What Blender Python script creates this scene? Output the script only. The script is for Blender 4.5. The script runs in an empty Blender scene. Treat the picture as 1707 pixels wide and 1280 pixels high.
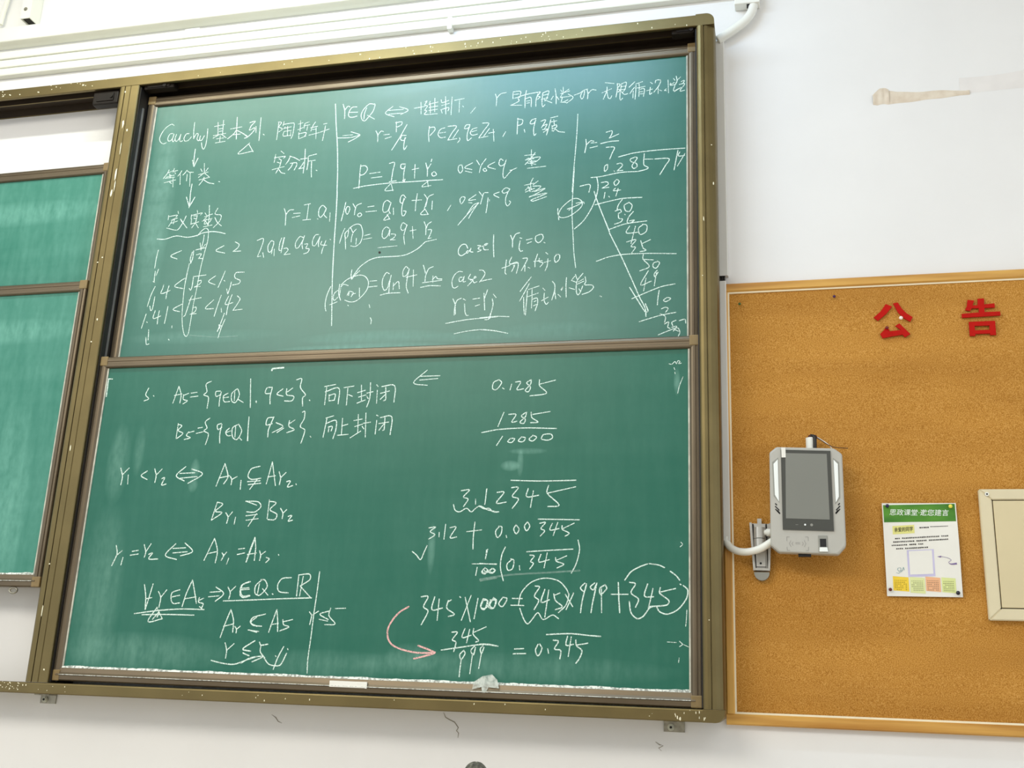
import bpy, bmesh, math, random
from mathutils import Vector, Matrix
from mathutils.geometry import tessellate_polygon
random.seed(7)
SC = bpy.context.scene
COL = SC.collection
ZB = 1.05          # the bottom rail of the chalkboard stands this far above the floor
# ------------------------------------------------------------------ camera
cam = bpy.data.cameras.new('camera'); cam.sensor_width = 36.0; cam.lens = 1806.86 / 1707 * 36.0
cam.clip_start = 0.05; cam.clip_end = 60
co = bpy.data.objects.new('camera', cam); COL.objects.link(co)
R3 = Matrix(((0.97142241, 0.02971548, 0.2354899), (0.23410346, -0.28366358, -0.92990889), (0.03916722, 0.95846333, -0.28251366)))
co.matrix_world = Matrix.Translation((0, -3.6, ZB)) @ R3.to_4x4()
SC.camera = co
# ------------------------------------------------------------------ world, lamps, exposure
wd = bpy.data.worlds.new('world'); SC.world = wd; wd.use_nodes = True
wd.node_tree.nodes['Background'].inputs[0].default_value = (0.88, 0.945, 1.0, 1)
wd.node_tree.nodes['Background'].inputs[1].default_value = 1.12
def area(name, loc, target, sx, sy, power, color):
    l = bpy.data.lights.new(name, 'AREA'); l.shape = 'RECTANGLE'; l.size = sx; l.size_y = sy
    l.energy = power; l.color = color
    o = bpy.data.objects.new(name, l); COL.objects.link(o); o.location = (loc[0], loc[1], loc[2] + ZB)
    d = Vector(target) - Vector(loc); o.rotation_euler = d.to_track_quat('-Z', 'Y').to_euler()
    return o
# rows of tubes under the ceiling, running parallel to the board
area('ceiling_lamp_row', (-3.1, -4.7, 3.15), (-2.9, -4.0, 0), 3.6, 1.6, 155, (1.0, 0.95, 0.84))
area('ceiling_lamp_row', (1.9, -5.2, 3.15), (1.8, -4.5, 0), 3.2, 1.6, 48, (0.94, 0.97, 1.0))
area('board_lamp', (-2.4, -1.15, 3.06), (-2.4, -0.3, 1.2), 1.9, 0.07, 18, (0.98, 1.0, 0.86))
area('board_lamp', (-1.25, -1.15, 3.06), (-1.25, -0.3, 1.2), 1.5, 0.08, 21, (0.52, 0.74, 1.0))
SC.view_settings.view_transform = 'Standard'; SC.view_settings.look = 'None'
SC.view_settings.gamma = 1.0; SC.view_settings.use_curve_mapping = False
SC.view_settings.exposure = 0.10

# ------------------------------------------------------------------ materials
def srgb(r, g, b):
    f = lambda c: (c/255/12.92) if c/255 <= 0.04045 else ((c/255+0.055)/1.055)**2.4
    return (f(r), f(g), f(b), 1)
def mat(name, col, rough=0.6, metal=0.0, spec=0.5, var=0.0, scale=20.0, bump=0.0, bscale=200.0, stretch=(1,1,1), col2=None):
    m = bpy.data.materials.new(name); m.use_nodes = True
    nt = m.node_tree; b = nt.nodes['Principled BSDF']
    b.inputs['Roughness'].default_value = rough; b.inputs['Metallic'].default_value = metal
    b.inputs['Specular IOR Level'].default_value = spec
    tc = nt.nodes.new('ShaderNodeTexCoord'); mp = nt.nodes.new('ShaderNodeMapping'); mp.inputs['Scale'].default_value = stretch
    nt.links.new(tc.outputs['Object'], mp.inputs['Vector'])
    if var > 0 or col2:
        n = nt.nodes.new('ShaderNodeTexNoise'); n.inputs['Scale'].default_value = scale; n.inputs['Detail'].default_value = 5
        nt.links.new(mp.outputs[0], n.inputs['Vector'])
        r = nt.nodes.new('ShaderNodeValToRGB')
        r.color_ramp.elements[0].position = 0.36; r.color_ramp.elements[1].position = 0.64
        c2 = col2 or tuple(min(1, c*(1-var)) for c in col[:3]) + (1,)
        r.color_ramp.elements[0].color = c2; r.color_ramp.elements[1].color = col
        nt.links.new(n.outputs['Fac'], r.inputs[0]); nt.links.new(r.outputs[0], b.inputs['Base Color'])
    else:
        b.inputs['Base Color'].default_value = col
    if bump > 0:
        n2 = nt.nodes.new('ShaderNodeTexNoise'); n2.inputs['Scale'].default_value = bscale; n2.inputs['Detail'].default_value = 4
        nt.links.new(mp.outputs[0], n2.inputs['Vector'])
        bp = nt.nodes.new('ShaderNodeBump'); bp.inputs['Strength'].default_value = bump; bp.inputs['Distance'].default_value = 0.002
        nt.links.new(n2.outputs['Fac'], bp.inputs['Height']); nt.links.new(bp.outputs[0], b.inputs['Normal'])
    return m
def slate(name, base, pale, haze, smears=(), vert=0.5, spec=0.45):
    """green chalkboard enamel with wiped chalk haze; smears = (x, z, rx, rz, strength) in board metres"""
    m = bpy.data.materials.new(name); m.use_nodes = True
    nt = m.node_tree; b = nt.nodes['Principled BSDF']; N = nt.nodes.new; L = nt.links.new
    b.inputs['Roughness'].default_value = 0.42; b.inputs['Specular IOR Level'].default_value = spec
    tc = N('ShaderNodeTexCoord')
    def noise(scale, stretch, det=5):
        mp = N('ShaderNodeMapping'); mp.inputs['Scale'].default_value = stretch
        n = N('ShaderNodeTexNoise'); n.inputs['Scale'].default_value = scale; n.inputs['Detail'].default_value = det
        L(tc.outputs['Object'], mp.inputs[0]); L(mp.outputs[0], n.inputs['Vector']); return n.outputs['Fac']
    def math_(op, a, c, clamp=False):
        q = N('ShaderNodeMath'); q.operation = op; q.use_clamp = clamp
        for i, v in enumerate((a, c)):
            if isinstance(v, (int, float)): q.inputs[i].default_value = v
            else: L(v, q.inputs[i])
        return q.outputs[0]
    blot = noise(2.2, (1, 1, 1)); streak = noise(9, (3.0, 1, 0.35)); fine = noise(55, (1, 1, 0.5), 6); hz = noise(7, (0.3, 1, 2.5))
    s = math_('ADD', math_('MULTIPLY', blot, 0.45), math_('MULTIPLY', streak, 0.30 * vert * 2))
    s = math_('ADD', s, math_('MULTIPLY', hz, 0.25))
    s = math_('MULTIPLY', math_('SUBTRACT', s, 0.30), 1.6 * haze, True)
    s = math_('MULTIPLY', s, math_('ADD', math_('MULTIPLY', fine, 0.9), 0.55))
    sep = N('ShaderNodeSeparateXYZ'); L(tc.outputs['Object'], sep.inputs[0])
    for (x, z, rx, rz, k) in smears:
        dx = math_('DIVIDE', math_('SUBTRACT', sep.outputs[0], x), rx); dz = math_('DIVIDE', math_('SUBTRACT', sep.outputs[2], z), rz)
        d = math_('ADD', math_('MULTIPLY', dx, dx), math_('MULTIPLY', dz, dz))
        e = math_('MULTIPLY', math_('SUBTRACT', 1.0, d, True), math_('ADD', math_('MULTIPLY', math_('ADD', hz if vert < 0.45 else streak, fine), 0.9), -0.35, True))
        s = math_('ADD', s, math_('MULTIPLY', e, k), False)
    s = math_('MULTIPLY', s, 1.0, True)
    mx = N('ShaderNodeMix'); mx.data_type = 'RGBA'; L(s, mx.inputs[0]); mx.inputs[6].default_value = base; mx.inputs[7].default_value = pale
    L(mx.outputs[2], b.inputs['Base Color'])
    rr = math_('ADD', math_('MULTIPLY', s, 0.25), 0.335); L(rr, b.inputs['Roughness'])
    return m
def chalk_mat(name, col, lo, hi, amax=1.0, nscale=260.0):
    m = bpy.data.materials.new(name); m.use_nodes = True
    nt = m.node_tree; b = nt.nodes['Principled BSDF']; N = nt.nodes.new
    b.inputs['Base Color'].default_value = col; b.inputs['Roughness'].default_value = 0.95; b.inputs['Specular IOR Level'].default_value = 0.1
    tc = N('ShaderNodeTexCoord'); n = N('ShaderNodeTexNoise'); n.inputs['Scale'].default_value = nscale; n.inputs['Detail'].default_value = 3
    nt.links.new(tc.outputs['Object'], n.inputs['Vector'])
    mr = N('ShaderNodeMapRange'); mr.inputs[1].default_value = lo; mr.inputs[2].default_value = hi; mr.inputs[3].default_value = 0.35*amax; mr.inputs[4].default_value = amax
    nt.links.new(n.outputs['Fac'], mr.inputs[0]); nt.links.new(mr.outputs[0], b.inputs['Alpha'])
    return m
M = {}
M['wall'] = mat('white_plaster', srgb(238, 237, 236), 0.85, spec=0.2, var=0.03, scale=3, bump=0.12, bscale=60)
M['ceiling'] = mat('ceiling_paint', srgb(235, 235, 232), 0.9, var=0.02)
M['floor'] = mat('terrazzo_floor', srgb(202, 191, 174), 0.5, var=0.15, scale=60)
M['bronze'] = mat('bronze_aluminium', srgb(122, 108, 72), 0.42, metal=0.85, var=0.14, scale=6, stretch=(1, 1, 1), bump=0.05, bscale=90)
M['brown'] = mat('brown_aluminium', srgb(114, 101, 82), 0.40, metal=0.65, var=0.2, scale=9, stretch=(0.3, 1, 1), bump=0.05, bscale=90)
M['brownv'] = mat('brown_aluminium_upright', srgb(114, 101, 82), 0.40, metal=0.65, var=0.2, scale=9, stretch=(1, 1, 0.3))
M['lip'] = mat('dusty_aluminium_lip', srgb(205, 205, 190), 0.6, metal=0.2, var=0.35, scale=25)
M['dust_glint'] = chalk_mat('chalk_dust_glint', srgb(240, 244, 236), 0.38, 0.55, 0.95, 120)
M['cap'] = mat('tan_plastic_cap', srgb(142, 119, 76), 0.5, var=0.2, scale=30)
M['black'] = mat('black_rubber', srgb(30, 26, 24), 0.5, var=0.4, scale=14)
M['dark'] = mat('dark_brown_plastic', srgb(34, 27, 21), 0.5, spec=0.2, var=0.4, scale=25)
M['shade_brown'] = mat('dark_brown_shade', srgb(56, 44, 30), 0.6, var=0.3, scale=6)
M['gap'] = mat('dark_channel', srgb(38, 32, 26), 0.7, var=0.4, scale=10)
M['grey_strip'] = mat('grey_aluminium_strip', srgb(150, 150, 150), 0.35, metal=0.7, var=0.2)
M['zinc'] = mat('galvanised_zinc', srgb(168, 164, 150), 0.45, metal=0.7, var=0.3, scale=60)
M['white_plastic'] = mat('white_plastic', srgb(238, 238, 230), 0.42, var=0.03, scale=8)
M['trunk'] = mat('white_trunking', srgb(240, 240, 228), 0.45, var=0.03, scale=4)
M['trunk_paint'] = mat('painted_trunking', srgb(226, 224, 218), 0.7, var=0.04, scale=5)
M['trunk_grey'] = mat('pale_grey_trunking', srgb(222, 219, 213), 0.5, var=0.03, scale=5)
M['splat'] = mat('cream_paint_fleck', srgb(250, 244, 215), 0.7, var=0.05)
M['device'] = mat('silver_grey_plastic', srgb(186, 184, 176), 0.5, var=0.03, scale=30)
M['devside'] = mat('grey_recess', srgb(150, 150, 142), 0.5, var=0.03)
M['bezel'] = mat('dark_glass_bezel', srgb(70, 71, 66), 0.35, var=0.03)
M['screen'] = mat('grey_screen', srgb(132, 133, 126), 0.28, spec=0.4, var=0.03, scale=3)
M['ledstrip'] = mat('frosted_white_cover', srgb(246, 250, 248), 0.4, var=0.02)
M['slot'] = mat('black_slot', srgb(22, 22, 24), 0.6, var=0.2)
M['logo'] = mat('faint_grey_print', srgb(158, 155, 150), 0.6, var=0.05)
M['paper'] = mat('white_paper', srgb(240, 238, 230), 0.75, var=0.02, scale=10)
M['steel'] = mat('brushed_silver', srgb(196, 194, 188), 0.35, metal=0.45, var=0.08, scale=40)
M['beige'] = mat('beige_enamel', srgb(221, 206, 166), 0.45, var=0.04, scale=5)
M['beige_rim'] = mat('pale_beige_enamel', srgb(226, 214, 180), 0.5, var=0.05, scale=8)
M['red'] = mat('red_felt', srgb(190, 20, 10), 0.8, spec=0.2, var=0.08, scale=40)
M['bead'] = mat('cream_bead', srgb(248, 236, 205), 0.5, var=0.05)
M['wood'] = mat('yellow_pine', srgb(222, 172, 86), 0.5, var=0.0, scale=7, stretch=(0.25, 4, 5), col2=srgb(182, 126, 48))
M['woodv'] = mat('yellow_pine_upright', srgb(222, 172, 86), 0.5, var=0.0, scale=7, stretch=(5, 4, 0.25), col2=srgb(182, 126, 48))
M['plasterpatch'] = mat('tan_glue', srgb(230, 218, 200), 0.5, scale=26, col2=srgb(216, 200, 180), bump=0.3, bscale=40)
M['crack'] = mat('dark_crack', srgb(150, 140, 122), 0.9, var=0.3)
M['caulk'] = mat('old_caulk', srgb(214, 208, 198), 0.8, scale=45, col2=srgb(120, 110, 98), stretch=(1, 1, 0.5))
M['foam'] = mat('grey_foam', srgb(112, 112, 100), 0.95, scale=160, col2=srgb(62, 62, 54), bump=0.8, bscale=300)
M['tape'] = chalk_mat('dusty_clear_tape', srgb(225, 232, 224), 0.40, 0.62, 0.75, 60)
M['chalk'] = chalk_mat('white_chalk', srgb(226, 246, 236), 0.34, 0.52)
M['faint'] = chalk_mat('wiped_chalk', srgb(190, 220, 208), 0.35, 0.7, 0.4, 90)
M['pink'] = chalk_mat('pink_chalk', srgb(240, 190, 186), 0.34, 0.52)
# cork
def cork():
    m = bpy.data.materials.new('cork'); m.use_nodes = True; nt = m.node_tree; b = nt.nodes['Principled BSDF']; N = nt.nodes.new; L = nt.links.new
    b.inputs['Roughness'].default_value = 0.8; b.inputs['Specular IOR Level'].default_value = 0.25
    tc = N('ShaderNodeTexCoord')
    n1 = N('ShaderNodeTexNoise'); n1.inputs['Scale'].default_value = 330; n1.inputs['Detail'].default_value = 4; L(tc.outputs['Object'], n1.inputs['Vector'])
    r = N('ShaderNodeValToRGB'); cr = r.color_ramp; cr.elements[0].position = 0.30; cr.elements[0].color = srgb(160, 104, 32)
    cr.elements[1].position = 0.68; cr.elements[1].color = srgb(214, 162, 88); e = cr.elements.new(0.5); e.color = srgb(194, 138, 58)
    L(n1.outputs['Fac'], r.inputs[0])
    n2 = N('ShaderNodeTexNoise'); n2.inputs['Scale'].default_value = 3; n2.inputs['Detail'].default_value = 3; mp = N('ShaderNodeMapping'); mp.inputs['Scale'].default_value = (0.5, 1, 2.0); L(tc.outputs['Object'], mp.inputs[0]); L(mp.outputs[0], n2.inputs['Vector'])  # cork tone noise, stretched sideways to paint shading bands of the bulging panel
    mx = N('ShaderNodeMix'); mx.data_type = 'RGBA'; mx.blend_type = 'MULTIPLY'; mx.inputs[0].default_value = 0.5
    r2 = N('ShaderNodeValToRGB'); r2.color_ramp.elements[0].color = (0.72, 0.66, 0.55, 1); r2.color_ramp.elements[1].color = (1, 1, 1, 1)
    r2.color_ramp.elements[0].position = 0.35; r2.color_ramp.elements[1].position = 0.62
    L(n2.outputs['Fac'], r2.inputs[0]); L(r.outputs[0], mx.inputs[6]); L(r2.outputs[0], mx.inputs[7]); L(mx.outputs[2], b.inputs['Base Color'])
    bp = N('ShaderNodeBump'); bp.inputs['Strength'].default_value = 0.25; bp.inputs['Distance'].default_value = 0.001
    L(n1.outputs['Fac'], bp.inputs['Height']); L(bp.outputs[0], b.inputs['Normal']); return m
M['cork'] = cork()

# ------------------------------------------------------------------ builders: shapes are drawn in wall metres (x right, y out of the wall is negative, z above the board bottom)
ROOT = {}
def world_of(o):
    p = Vector((0, 0, 0))
    while o: p = p + o.location; o = o.parent
    return p
def obj(name, bm, m, parent=None, label=None, base=None, smooth=False):
    me = bpy.data.meshes.new(name)
    bmesh.ops.recalc_face_normals(bm, faces=bm.faces)
    if parent: off = world_of(parent)
    else: off = Vector((base[0], base[1], base[2] + ZB)) if base else Vector((0, 0, 0))
    for v in bm.verts: v.co = v.co + Vector((0, 0, ZB)) - off
    if smooth:
        for f in bm.faces: f.smooth = True
    bm.to_mesh(me); bm.free()
    for mm in (m if isinstance(m, (list, tuple)) else [m]): me.materials.append(mm)
    o = bpy.data.objects.new(name, me); COL.objects.link(o)
    if parent: o.parent = parent
    else: o.location = off
    if label: o['label'] = label
    return o
def thing(name, label, cat, base, group=None):
    o = bpy.data.objects.new(name, None); COL.objects.link(o); o.empty_display_size = 0.05
    o.location = (base[0], base[1], base[2] + ZB); o['label'] = label; o['category'] = cat
    if group: o['group'] = group
    return o
def tag(o, label, cat, group=None):
    o['label'] = label; o['category'] = cat
    if group: o['group'] = group
    return o
def add_box(bm, x0, x1, y0, y1, z0, z1, bev=0.0, seg=2):
    r = bmesh.ops.create_cube(bm, size=1)
    vs = r['verts']
    for v in vs:
        v.co = Vector(((x0+x1)/2 + v.co.x*(x1-x0), (y0+y1)/2 + v.co.y*(y1-y0), (z0+z1)/2 + v.co.z*(z1-z0)))
    if bev > 0:
        es = list({e for v in vs for e in v.link_edges})
        bmesh.ops.bevel(bm, geom=es, offset=bev, segments=seg, affect='EDGES', profile=0.5)
    return bm
def box(*a, **k): return add_box(bmesh.new(), *a, **k)
def add_prof(bm, pts, axis, a0, a1):
    """sweep a closed 2-D profile along an axis: axis x -> pts are (y, z); axis z -> pts are (x, y); axis y -> pts are (x, z)"""
    def P(p, a):
        return Vector((a, p[0], p[1])) if axis == 'x' else Vector((p[0], p[1], a)) if axis == 'z' else Vector((p[0], a, p[1]))
    A = [bm.verts.new(P(p, a0)) for p in pts]; B = [bm.verts.new(P(p, a1)) for p in pts]
    n = len(pts)
    for i in range(n): bm.faces.new((A[i], A[(i+1) % n], B[(i+1) % n], B[i]))
    for tri in tessellate_polygon([[Vector((p[0], p[1], 0)) for p in pts]]):
        bm.faces.new([A[i] for i in tri]); bm.faces.new([B[i] for i in tri])
    return bm
def prof(pts, axis, a0, a1): return add_prof(bmesh.new(), pts, axis, a0, a1)
def add_tube(bm, pts, r, n=12, caps=True, rfun=None):
    pts = [Vector(p) for p in pts]; rings = []
    up = Vector((0, 1, 0))
    for i, p in enumerate(pts):
        d = (pts[min(i+1, len(pts)-1)] - pts[max(i-1, 0)]).normalized()
        u = d.cross(up)
        if u.length < 1e-3: u = d.cross(Vector((1, 0, 0)))
        u.normalize(); w = u.cross(d).normalized()
        rr = rfun(i) if rfun else r
        rings.append([bm.verts.new(p + u*math.cos(t*2*math.pi/n)*rr + w*math.sin(t*2*math.pi/n)*rr) for t in range(n)])
    for a, b in zip(rings, rings[1:]):
        for t in range(n): bm.faces.new((a[t], a[(t+1) % n], b[(t+1) % n], b[t]))
    if caps: bm.faces.new(rings[0]); bm.faces.new(rings[-1])
    return bm
def tube(*a, **k): return add_tube(bmesh.new(), *a, **k)
def curve(pts, step=6):
    """centripetal-like Catmull-Rom through the points"""
    P = [Vector(p) for p in pts]
    if len(P) < 3: return P
    out = []
    for i in range(len(P)-1):
        p0 = P[i-1] if i else P[0]*2-P[1]; p1 = P[i]; p2 = P[i+1]; p3 = P[i+2] if i+2 < len(P) else P[-1]*2-P[-2]
        L = max((p2-p1).length, 1e-9)
        m1 = (p2-p0)*0.5; m2 = (p3-p1)*0.5
        if m1.length > 0.9*L: m1 *= 0.9*L/m1.length
        if m2.length > 0.9*L: m2 *= 0.9*L/m2.length
        for k in range(step):
            t = k/step; t2 = t*t; t3 = t2*t
            out.append(p1*(2*t3-3*t2+1) + m1*(t3-2*t2+t) + p2*(3*t2-2*t3) + m2*(t3-t2))
    out.append(P[-1]); return out
def add_sphere(bm, c, r, sx=1, sy=1, sz=1, u=14, v=9):
    rr = bmesh.ops.create_uvsphere(bm, u_segments=u, v_segments=v, radius=1)
    for q in rr['verts']: q.co = Vector((c[0]+q.co.x*r*sx, c[1]+q.co.y*r*sy, c[2]+q.co.z*r*sz))
    return bm
def add_disc(bm, c, r, y0, y1, n=16):
    return add_prof(bm, [(c[0]+r*math.cos(t*2*math.pi/n), c[1]+r*math.sin(t*2*math.pi/n)) for t in range(n)], 'y', y0, y1)

# ------------------------------------------------------------------ room
def structure(o): o['kind'] = 'structure'; return o
wall = structure(obj('wall_front', box(-6.5, 4.5, 0.0, 0.24, -ZB, 3.35), M['wall'], base=(-1, 0.12, -ZB)))
structure(obj('floor', box(-6.5, 4.5, -9.5, 0.24, -ZB-0.1, -ZB), M['floor'], base=(-1, -4, -ZB)))
structure(obj('wall_back', box(-6.5, 4.5, -9.5, -9.3, -ZB, 3.35), M['wall'], base=(-1, -9.4, -ZB)))
structure(obj('ceiling', box(-6.5, 4.5, -9.5, 0.24, 3.35, 3.45), M['ceiling'], base=(-1, -4, 3.35)))
def ribbon(bm, pts, w, y, taper=0.15):
    """flat stroke in the wall plane; pts are (x, z)"""
    P = [Vector((p[0], 0, p[1])) for p in pts]
    n = len(P); L = []; R = []
    for i in range(n):
        d = P[min(i+1, n-1)] - P[max(i-1, 0)]
        if d.length < 1e-9: d = Vector((1, 0, 0))
        d.normalize(); s = Vector((-d.z, 0, d.x))
        k = 1.0 if 0 < i < n-1 else 1 - taper
        q = P[i].copy()
        if i == 0: q -= d*w*0.3
        if i == n-1: q += d*w*0.3
        hw = w*0.5*k*(0.9 + 0.2*random.random())
        L.append(bm.verts.new(Vector((q.x, y, q.z)) + s*hw)); R.append(bm.verts.new(Vector((q.x, y, q.z)) - s*hw))
    for i in range(n-1): bm.faces.new((L[i], L[i+1], R[i+1], R[i]))
def crack(pts, w):
    bm = bmesh.new(); ribbon(bm, [(a, b) for a, b in pts], w, -0.0008, 0.6)
    o = obj('crack', bm, M['crack'], wall); return o
crack([(-1.099, -0.038), (-1.092, -0.052), (-1.076, -0.060), (-1.060, -0.066), (-1.046, -0.083), (-1.052, -0.093), (-1.044, -0.100), (-1.046, -0.114)], 0.0028)
crack([(-1.716, -0.069), (-1.700, -0.078), (-1.690, -0.090), (-1.676, -0.095)], 0.0026)
crack([(-0.398, -0.098), (-0.386, -0.106), (-0.374, -0.108), (-0.388, -0.116), (-0.380, -0.124)], 0.0026)
structure(obj('trim_1', box(-0.192, -0.1755, -0.007, 0.0, -0.02, 1.40, bev=0.001), M['caulk'], base=(-0.184, -0.003, -0.02)))

# ------------------------------------------------------------------ fixed frame of the sliding chalkboards
X0, X1 = -4.97, -0.1745
fr = thing('chalkboard_mount', 'bronze aluminium frame holding the sliding green chalkboards on the wall', 'frame', (-2.57, -0.01, -0.033))
ch = [(-0.15, 2.389), (-0.1478, 2.431), (-0.144, 2.435), (-0.004, 2.435), (-0.001, 2.432), (-0.001, 2.387), (-0.008, 2.387), (-0.008, 2.424), (-0.086, 2.424), (-0.086, 2.392), (-0.092, 2.392), (-0.092, 2.424), (-0.138, 2.424), (-0.138, 2.387), (-0.148, 2.387)]
obj('top_rail', prof(ch, 'x', X0, -0.2405), M['bronze'], fr)
br = [(-0.15, -0.029), (-0.147, -0.032), (-0.002, -0.032), (-0.001, -0.030), (-0.001, 0.004), (-0.003, 0.006), (-0.146, 0.006), (-0.149, 0.004), (-0.15, 0.001)]
for (a, b, c, d_) in ((-0.1370, -0.0925, 2.4215, 2.4235), (-0.0855, -0.0085, 2.4215, 2.4235), (-0.1375, -0.1360, 2.3885, 2.4215), (-0.0925, -0.0922, 2.393, 2.4215), (-0.0100, -0.0085, 2.388, 2.4215)):
    obj('channel_shade', box(X0+0.01, -0.2415, a, b, c, d_), M['shade_brown'], fr)  # dark strips painting the shade inside the hollow of the top rail
obj('bottom_rail', prof(br, 'x', X0, -0.2405), M['bronze'], fr)
def corner(z0, z1, top):
    r = 0.030; zs = []
    a, b = -0.2405, X1
    if top:
        arc = [(b-r+r*math.cos(t), z1-r+r*math.sin(t)) for t in [k*math.pi/2/7 for k in range(8)]]
        pts = [(a, z0), (b, z0)] + arc + [(a, z1)]
    else:
        arc = [(b-r+r*math.cos(t), z0+r-r*math.sin(t)) for t in [k*math.pi/2/7 for k in range(8)]]
        pts = [(a, z1), (b, z1)] + arc + [(a, z0)]
    return prof(pts, 'y', -0.1498, -0.05)
obj('corner_cap', corner(2.3872, 2.4350, True), M['bronze'], fr)
obj('corner_cap', corner(-0.0325, 0.0058, False), M['bronze'], fr)
def post(name, x0, x1, pts): return obj(name, prof([(x, y) for x, y in pts], 'z', 0.0065, 2.3865), M['bronze'], fr)
def cpost(x):  # grooved upright shared by two bays
    return [(x-0.049, -0.001), (x-0.049, -0.128), (x-0.047, -0.137), (x-0.042, -0.144), (x-0.036, -0.149), (x-0.030, -0.15), (x-0.0165, -0.15), (x-0.0155, -0.1455), (x-0.0135, -0.1455), (x-0.0125, -0.15), (x+0.010, -0.15), (x+0.0115, -0.1475), (x+0.0135, -0.1475), (x+0.015, -0.15), (x+0.047, -0.15), (x+0.0495, -0.147), (x+0.0495, -0.001)]
post('post', 0, 0, cpost(-2.5605))
post('post', 0, 0, cpost(-4.92))
rp = [(-0.2395, -0.001), (-0.2395, -0.140), (-0.2375, -0.146), (-0.233, -0.150), (-0.224, -0.1515), (-0.2155, -0.150), (-0.2135, -0.148), (-0.2128, -0.144), (-0.2112, -0.144), (-0.2104, -0.1485), (-0.200, -0.1455), (-0.188, -0.1395), (-0.1795, -0.132), (-0.1755, -0.124), (-0.1745, -0.115), (-0.1745, -0.05), (-0.1835, -0.048), (-0.1835, -0.001)]
post('post', 0, 0, rp)
# dark guide tracks inside the bays
for (xa, xb) in ((-2.5108, -2.5065), (-0.2435, -0.2397)):
    obj('guide_track', box(xa, xb, -0.138, -0.012, 0.01, 2.382), M['black'], fr)
obj('guide_strip', box(-2.5065, -2.5025, -0.112, -0.104, 0.012, 2.30), M['grey_strip'], fr)
def guide_block(x0, x1, z0, z1, y0, y1):
    bm = box(x0, x1, y0, y1, z0, z1, bev=0.006); add_box(bm, x0+0.02, x1-0.02, y0-0.004, y0+0.004, z0+0.012, z1-0.012, bev=0.002)
    add_disc(bm, ((x0+x1)/2+0.03, (z0+z1)/2), 0.008, y0-0.008, y0-0.002)
    return obj('guide_block', bm, M['dark'], fr)
guide_block(-2.735, -2.615, 2.325, 2.386, -0.134, -0.094)
guide_block(-2.50, -2.36, 2.372, 2.392, -0.134, -0.096)
guide_block(-0.33, -0.246, 2.372, 2.392, -0.134, -0.096)
# wall brackets under the bottom rail
def bracket(x0, x1, sx, sz):
    bm = box(x0, x1, -0.006, -0.0005, -0.066, -0.0325, bev=0.001); add_box(bm, x0+0.004, x1, -0.05, -0.004, -0.0375, -0.0325, bev=0.001)
    b = obj('mounting_bracket', bm, M['zinc'], fr)
    s = bmesh.new(); add_disc(s, (sx, sz), 0.011, -0.010, -0.006); add_disc(s, (sx, sz), 0.008, -0.014, -0.010); o = obj('screw', s, M['lip'], b)
    h = bmesh.new(); add_disc(h, (sx, sz), 0.004, -0.0155, -0.0138); obj('screw_socket', h, M['slot'], b)
bracket(-2.632, -2.568, -2.612, -0.052); bracket(-0.372, -0.306, -0.349, -0.052)
# white paint flecks on the frame
fl = bmesh.new()
def fleck(x, z, r, y=-0.1506, k=1.0):
    n = 7; vs = []
    if z > 2.3895 and x > -3.3 and x < -0.25: y += 0.0006 + (z-2.389)/0.042*0.0022
    for t in range(n):
        a = t*2*math.pi/n; q = r*(0.6+0.6*random.random()); vs.append((x+q*math.cos(a), z+q*k*math.sin(a)))
    add_prof(fl, vs, 'y', y, y+0.0012)
for (x, z, r, k) in [(-2.559, 2.21, 0.004, 5), (-2.552, 2.10, 0.002, 16), (-2.556, 1.985, 0.0045, 7), (-2.562, 1.90, 0.0045, 4), (-2.552, 1.93, 0.0022, 10), (-2.536, 2.18, 0.004, 1.6), (-2.572, 2.36, 0.003, 1.5),
                     (-2.557, 1.62, 0.003, 1), (-2.575, 1.60, 0.003, 1), (-2.536, 1.36, 0.0035, 2), (-2.547, 1.27, 0.003, 1), (-2.575, 0.42, 0.003, 1), (-2.53, 0.05, 0.004, 1), (-2.565, 0.85, 0.0022, 5), (-2.575, 0.25, 0.0018, 12),
                     (-0.205, 2.415, 0.0035, 1), (-0.22, 1.62, 0.002, 6), (-0.226, 1.41, 0.002, 1), (-0.218, 0.27, 0.002, 1), (-0.19, 1.9, 0.0022, 1), (-0.185, 1.75, 0.002, 3)]:
    fleck(x, z, r, -0.1512 if x < -1 else (-0.1522 if x < -0.212 else -0.149), k)
for i in range(44):
    x = random.choice([random.uniform(-2.4, -0.25), random.uniform(-1.3, -0.75)]); fleck(x, random.uniform(2.393, 2.43), random.uniform(0.001, 0.0024), -0.1508, random.uniform(1, 2.2))
for i in range(22):
    x = random.uniform(-2.7, -0.25); fleck(x, random.uniform(-0.024, 0.002), random.uniform(0.0008, 0.0022), -0.1508, random.uniform(1, 2))
for i in range(12): fleck(random.uniform(-0.33, -0.20), random.uniform(-0.024, -0.002), random.uniform(0.001, 0.002), -0.1512, 3)
for i in range(30): fleck(random.uniform(-2.75, -2.62), random.uniform(-0.022, 0.004), random.uniform(0.001, 0.0026), -0.1508, 1)
for i in range(24): fleck(random.uniform(-3.2, -2.66), random.uniform(2.40, 2.434), random.uniform(0.0015, 0.0035), -0.1508, 1)
f = obj('paint_fleck', fl, M['splat'], fr); f['kind'] = 'stuff'; f['label'] = 'white paint specks on the bronze frame'

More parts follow.
